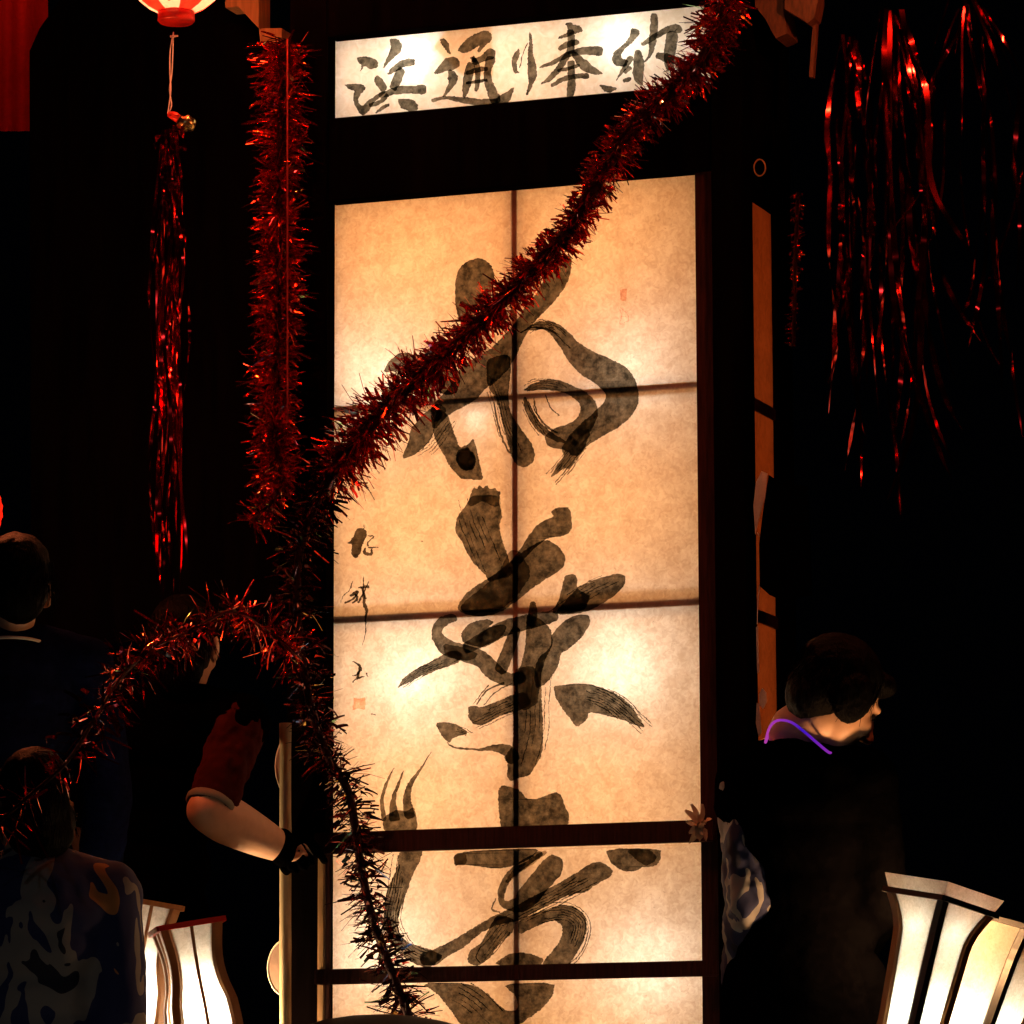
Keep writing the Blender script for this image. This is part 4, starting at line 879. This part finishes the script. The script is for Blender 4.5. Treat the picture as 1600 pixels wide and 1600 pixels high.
# glow necklace
pts = [tuple(at(x, y, dR-b_)-o_) for x, y, b_ in ((1196, 1160, .05), (1202, 1138, .09), (1214, 1126, .11), (1235, 1128, .13), (1255, 1142, .14), (1276, 1160, .14), (1296, 1176, .10), (1300, 1170, .02), (1280, 1150, -.05), (1240, 1135, -.07), (1208, 1140, -.02), (1196, 1160, .05))]
nl = bpy.data.materials.new('glow_stick'); nl.use_nodes = True; nt = nl.node_tree; nt.nodes.clear(); out = nt.nodes.new('ShaderNodeOutputMaterial'); e = nt.nodes.new('ShaderNodeEmission'); e.inputs[1].default_value = .8
tc = nt.nodes.new('ShaderNodeTexCoord'); sp = nt.nodes.new('ShaderNodeSeparateXYZ'); rp = nt.nodes.new('ShaderNodeValToRGB'); nt.links.new(tc.outputs['Generated'], sp.inputs[0]); nt.links.new(sp.outputs[0], rp.inputs[0])
rp.color_ramp.elements[0].color = (.55, .06, .45, 1); rp.color_ramp.elements[1].color = (.35, .03, .45, 1); k_ = rp.color_ramp.elements.new(.5); k_.color = (.05, .008, .55, 1)
nt.links.new(rp.outputs[0], e.inputs[0]); nt.links.new(e.outputs[0], out.inputs[0])
gn = empty('glow_necklace', o_, 'thin purple glow stick necklace round the neck of the person at the right', 'glow necklace')
vs, fs = tube([Vector(p) for p in crom(pts, 6)], .0032, 8); mesh('tube', vs, fs, nl, gn, True)
# -- person with the lit forearm
fwd = Vector((.25, .95, 0)).normalized(); dA = 11.8
hip = at(225, 1430, dA+.12); d_, o_ = stand(hip, fwd)
J = dict(head=at(290, 1015, dA+.08), fwd=Vector((.3, .95, -.1)), neck=at(275, 1085, dA+.1), hip=hip, shl=at(165, 1130, dA+.2), shr=at(378, 1130, dA+.0), elr=at(325, 1266, dA-.12), wrr=at(434, 1322, dA+.08), ell=at(140, 1290, dA+.3), wrl=at(180, 1400, dA+.45), **d_)
pa, ja, HA = person('p', 'person with a dark red sleeve reaching a bare lit forearm to the bamboo pole', o_, J, M['black'], M['black'], 'long', 1.0, .86, None, None, {'r': (Vector((.5, .5, -.6)), 1.5, Vector((.3, .9, -.2)), .72)}, voxel=.006, sleeves={'r': M['redlitcloth']}, arm=1.42)
fuse('glove', [ell(ja['wrr']+Vector((.012, 0, -.004)), (.036, .05, .05))]+hand_parts(ja['wrr']+Vector((.004, .006, 0)), Vector((.3, .9, -.2)), Vector((.5, .5, -.6)), 1.12, 1.5), .004, M['black'], pa, 2)
# pale ring at the sleeve end: light on the hem put into colour
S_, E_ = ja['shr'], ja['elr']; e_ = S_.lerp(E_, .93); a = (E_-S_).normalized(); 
vs, fs = tube([e_-a*.012, e_-a*.006, e_+a*.006, e_+a*.010], [.060, .064, .064, .060], 28, False); mesh('lit_sleeve_hem', vs, fs, M['lithem'], pa, True)
# -- left edge person, back turned
fwd = Vector((-.15, 1, 0)).normalized(); dL = 10.9
hip = at(-10, 1370, dL); d_, o_ = stand(hip, fwd); ll, rr_ = shoulders(at(5, 1040, dL), fwd, .19)
J = dict(head=at(20, 925, dL), fwd=Vector((-.35, .95, 0)), neck=at(8, 1000, dL), hip=hip, shl=ll, shr=rr_, elr=rr_+Vector((.06, .02, -.30)), wrr=rr_+Vector((.02, .20, -.48)), ell=ll+Vector((-.06, .02, -.30)), wrl=ll+Vector((-.02, .2, -.48)), **d_)
pl, jl, HLf = person('p', 'person at the left edge with turned back, pale collar and one lit ear', o_, J, M['navy'], M['navy'], 'short', 1.0, 2)
nc = jl['neck']; vs, fs = tube([Vector(q)-o_ for q in crom([tuple(at(x, y, dL-b_)) for x, y, b_ in ((-60, 1010, .04), (-30, 1000, .09), (8, 996, .115), (45, 998, .10), (72, 1005, .05))], 5)], .004, 8); mesh('collar', vs, fs, M['cream'], pl, True)
# -- seated person in patterned coat, lower left
fwd = Vector((-.1, 1, 0)).normalized(); dP = 9.9
hip = at(48, 1700, dP); o_ = Vector((hip.x, hip.y, DECK)); s = Vector((fwd.y, -fwd.x, 0)); ll, rr_ = shoulders(at(60, 1400, dP), fwd, .15)
J = dict(head=at(50, 1275, dP+.03), fwd=Vector((-.3, .9, -.35)), neck=at(56, 1340, dP), hip=hip, shl=ll, shr=rr_, elr=rr_+Vector((.03, -.02, -.27)), wrr=rr_+Vector((-.06, .18, -.34)), ell=ll+Vector((-.05, -.02, -.27)), wrl=ll+Vector((.02, .18, -.34)),
         knl=hip-s*.12+fwd*.38, knr=hip+s*.12+fwd*.38, anl=hip-s*.12+fwd*.36-Z*(hip.z-DECK-.07), anr=hip+s*.12+fwd*.36-Z*(hip.z-DECK-.07), tol=hip-s*.12+fwd*.5-Z*(hip.z-DECK-.05), tor=hip+s*.12+fwd*.5-Z*(hip.z-DECK-.05))
pq, jq, HQ = person('p', 'seated person at lower left in a white, navy and orange patterned coat', o_, J, M['happi'], M['navy'], 'long', 1.0, 2)
b_ = empty('stool', Vector((hip.x, hip.y, DECK)), 'low wooden stool under the seated person', 'stool'); hz = hip.z-DECK-.13
if hz > .1:
    box('seat', -.18, .18, -.15, .15, hz-.03, hz, M['plank'], b_)
    for sx in (-1, 1):
        for sy in (-1, 1): box('leg', sx*.15-.018, sx*.15+.018, sy*.12-.018, sy*.12+.018, 0, hz-.031, M['plank'], b_)
# unseen street lamp added behind the camera for weak cool fill
SL = empty('added_street_lamp', Vector((-3.5, -2.5, 0)), 'tall street lamp added unseen behind the viewer', 'street lamp')
vs, fs = tube([(0, 0, 0), (0, 0, 1), (0, 0, 5.2), (.15, .2, 5.6), (.5, .6, 5.7)], [.07, .06, .045, .04, .035], 12); mesh('post', vs, fs, M['blackrib'], SL, True)
vs, fs = tube([(.4, .5, 5.72), (.45, .55, 5.74), (.75, .9, 5.70), (.8, .95, 5.68)], [.03, .08, .09, .03], 12); mesh('lamp_head', vs, fs, M['blackrib'], SL, True)
lamp('added_street_light', (.6, .75, 5.5), (.85, .92, 1), 60, .06, SL)
print('objects', len(bpy.data.objects), 'tris', sum(len(o.data.loop_triangles) or len(o.data.polygons)*2 for o in bpy.data.objects if o.type == 'MESH'))
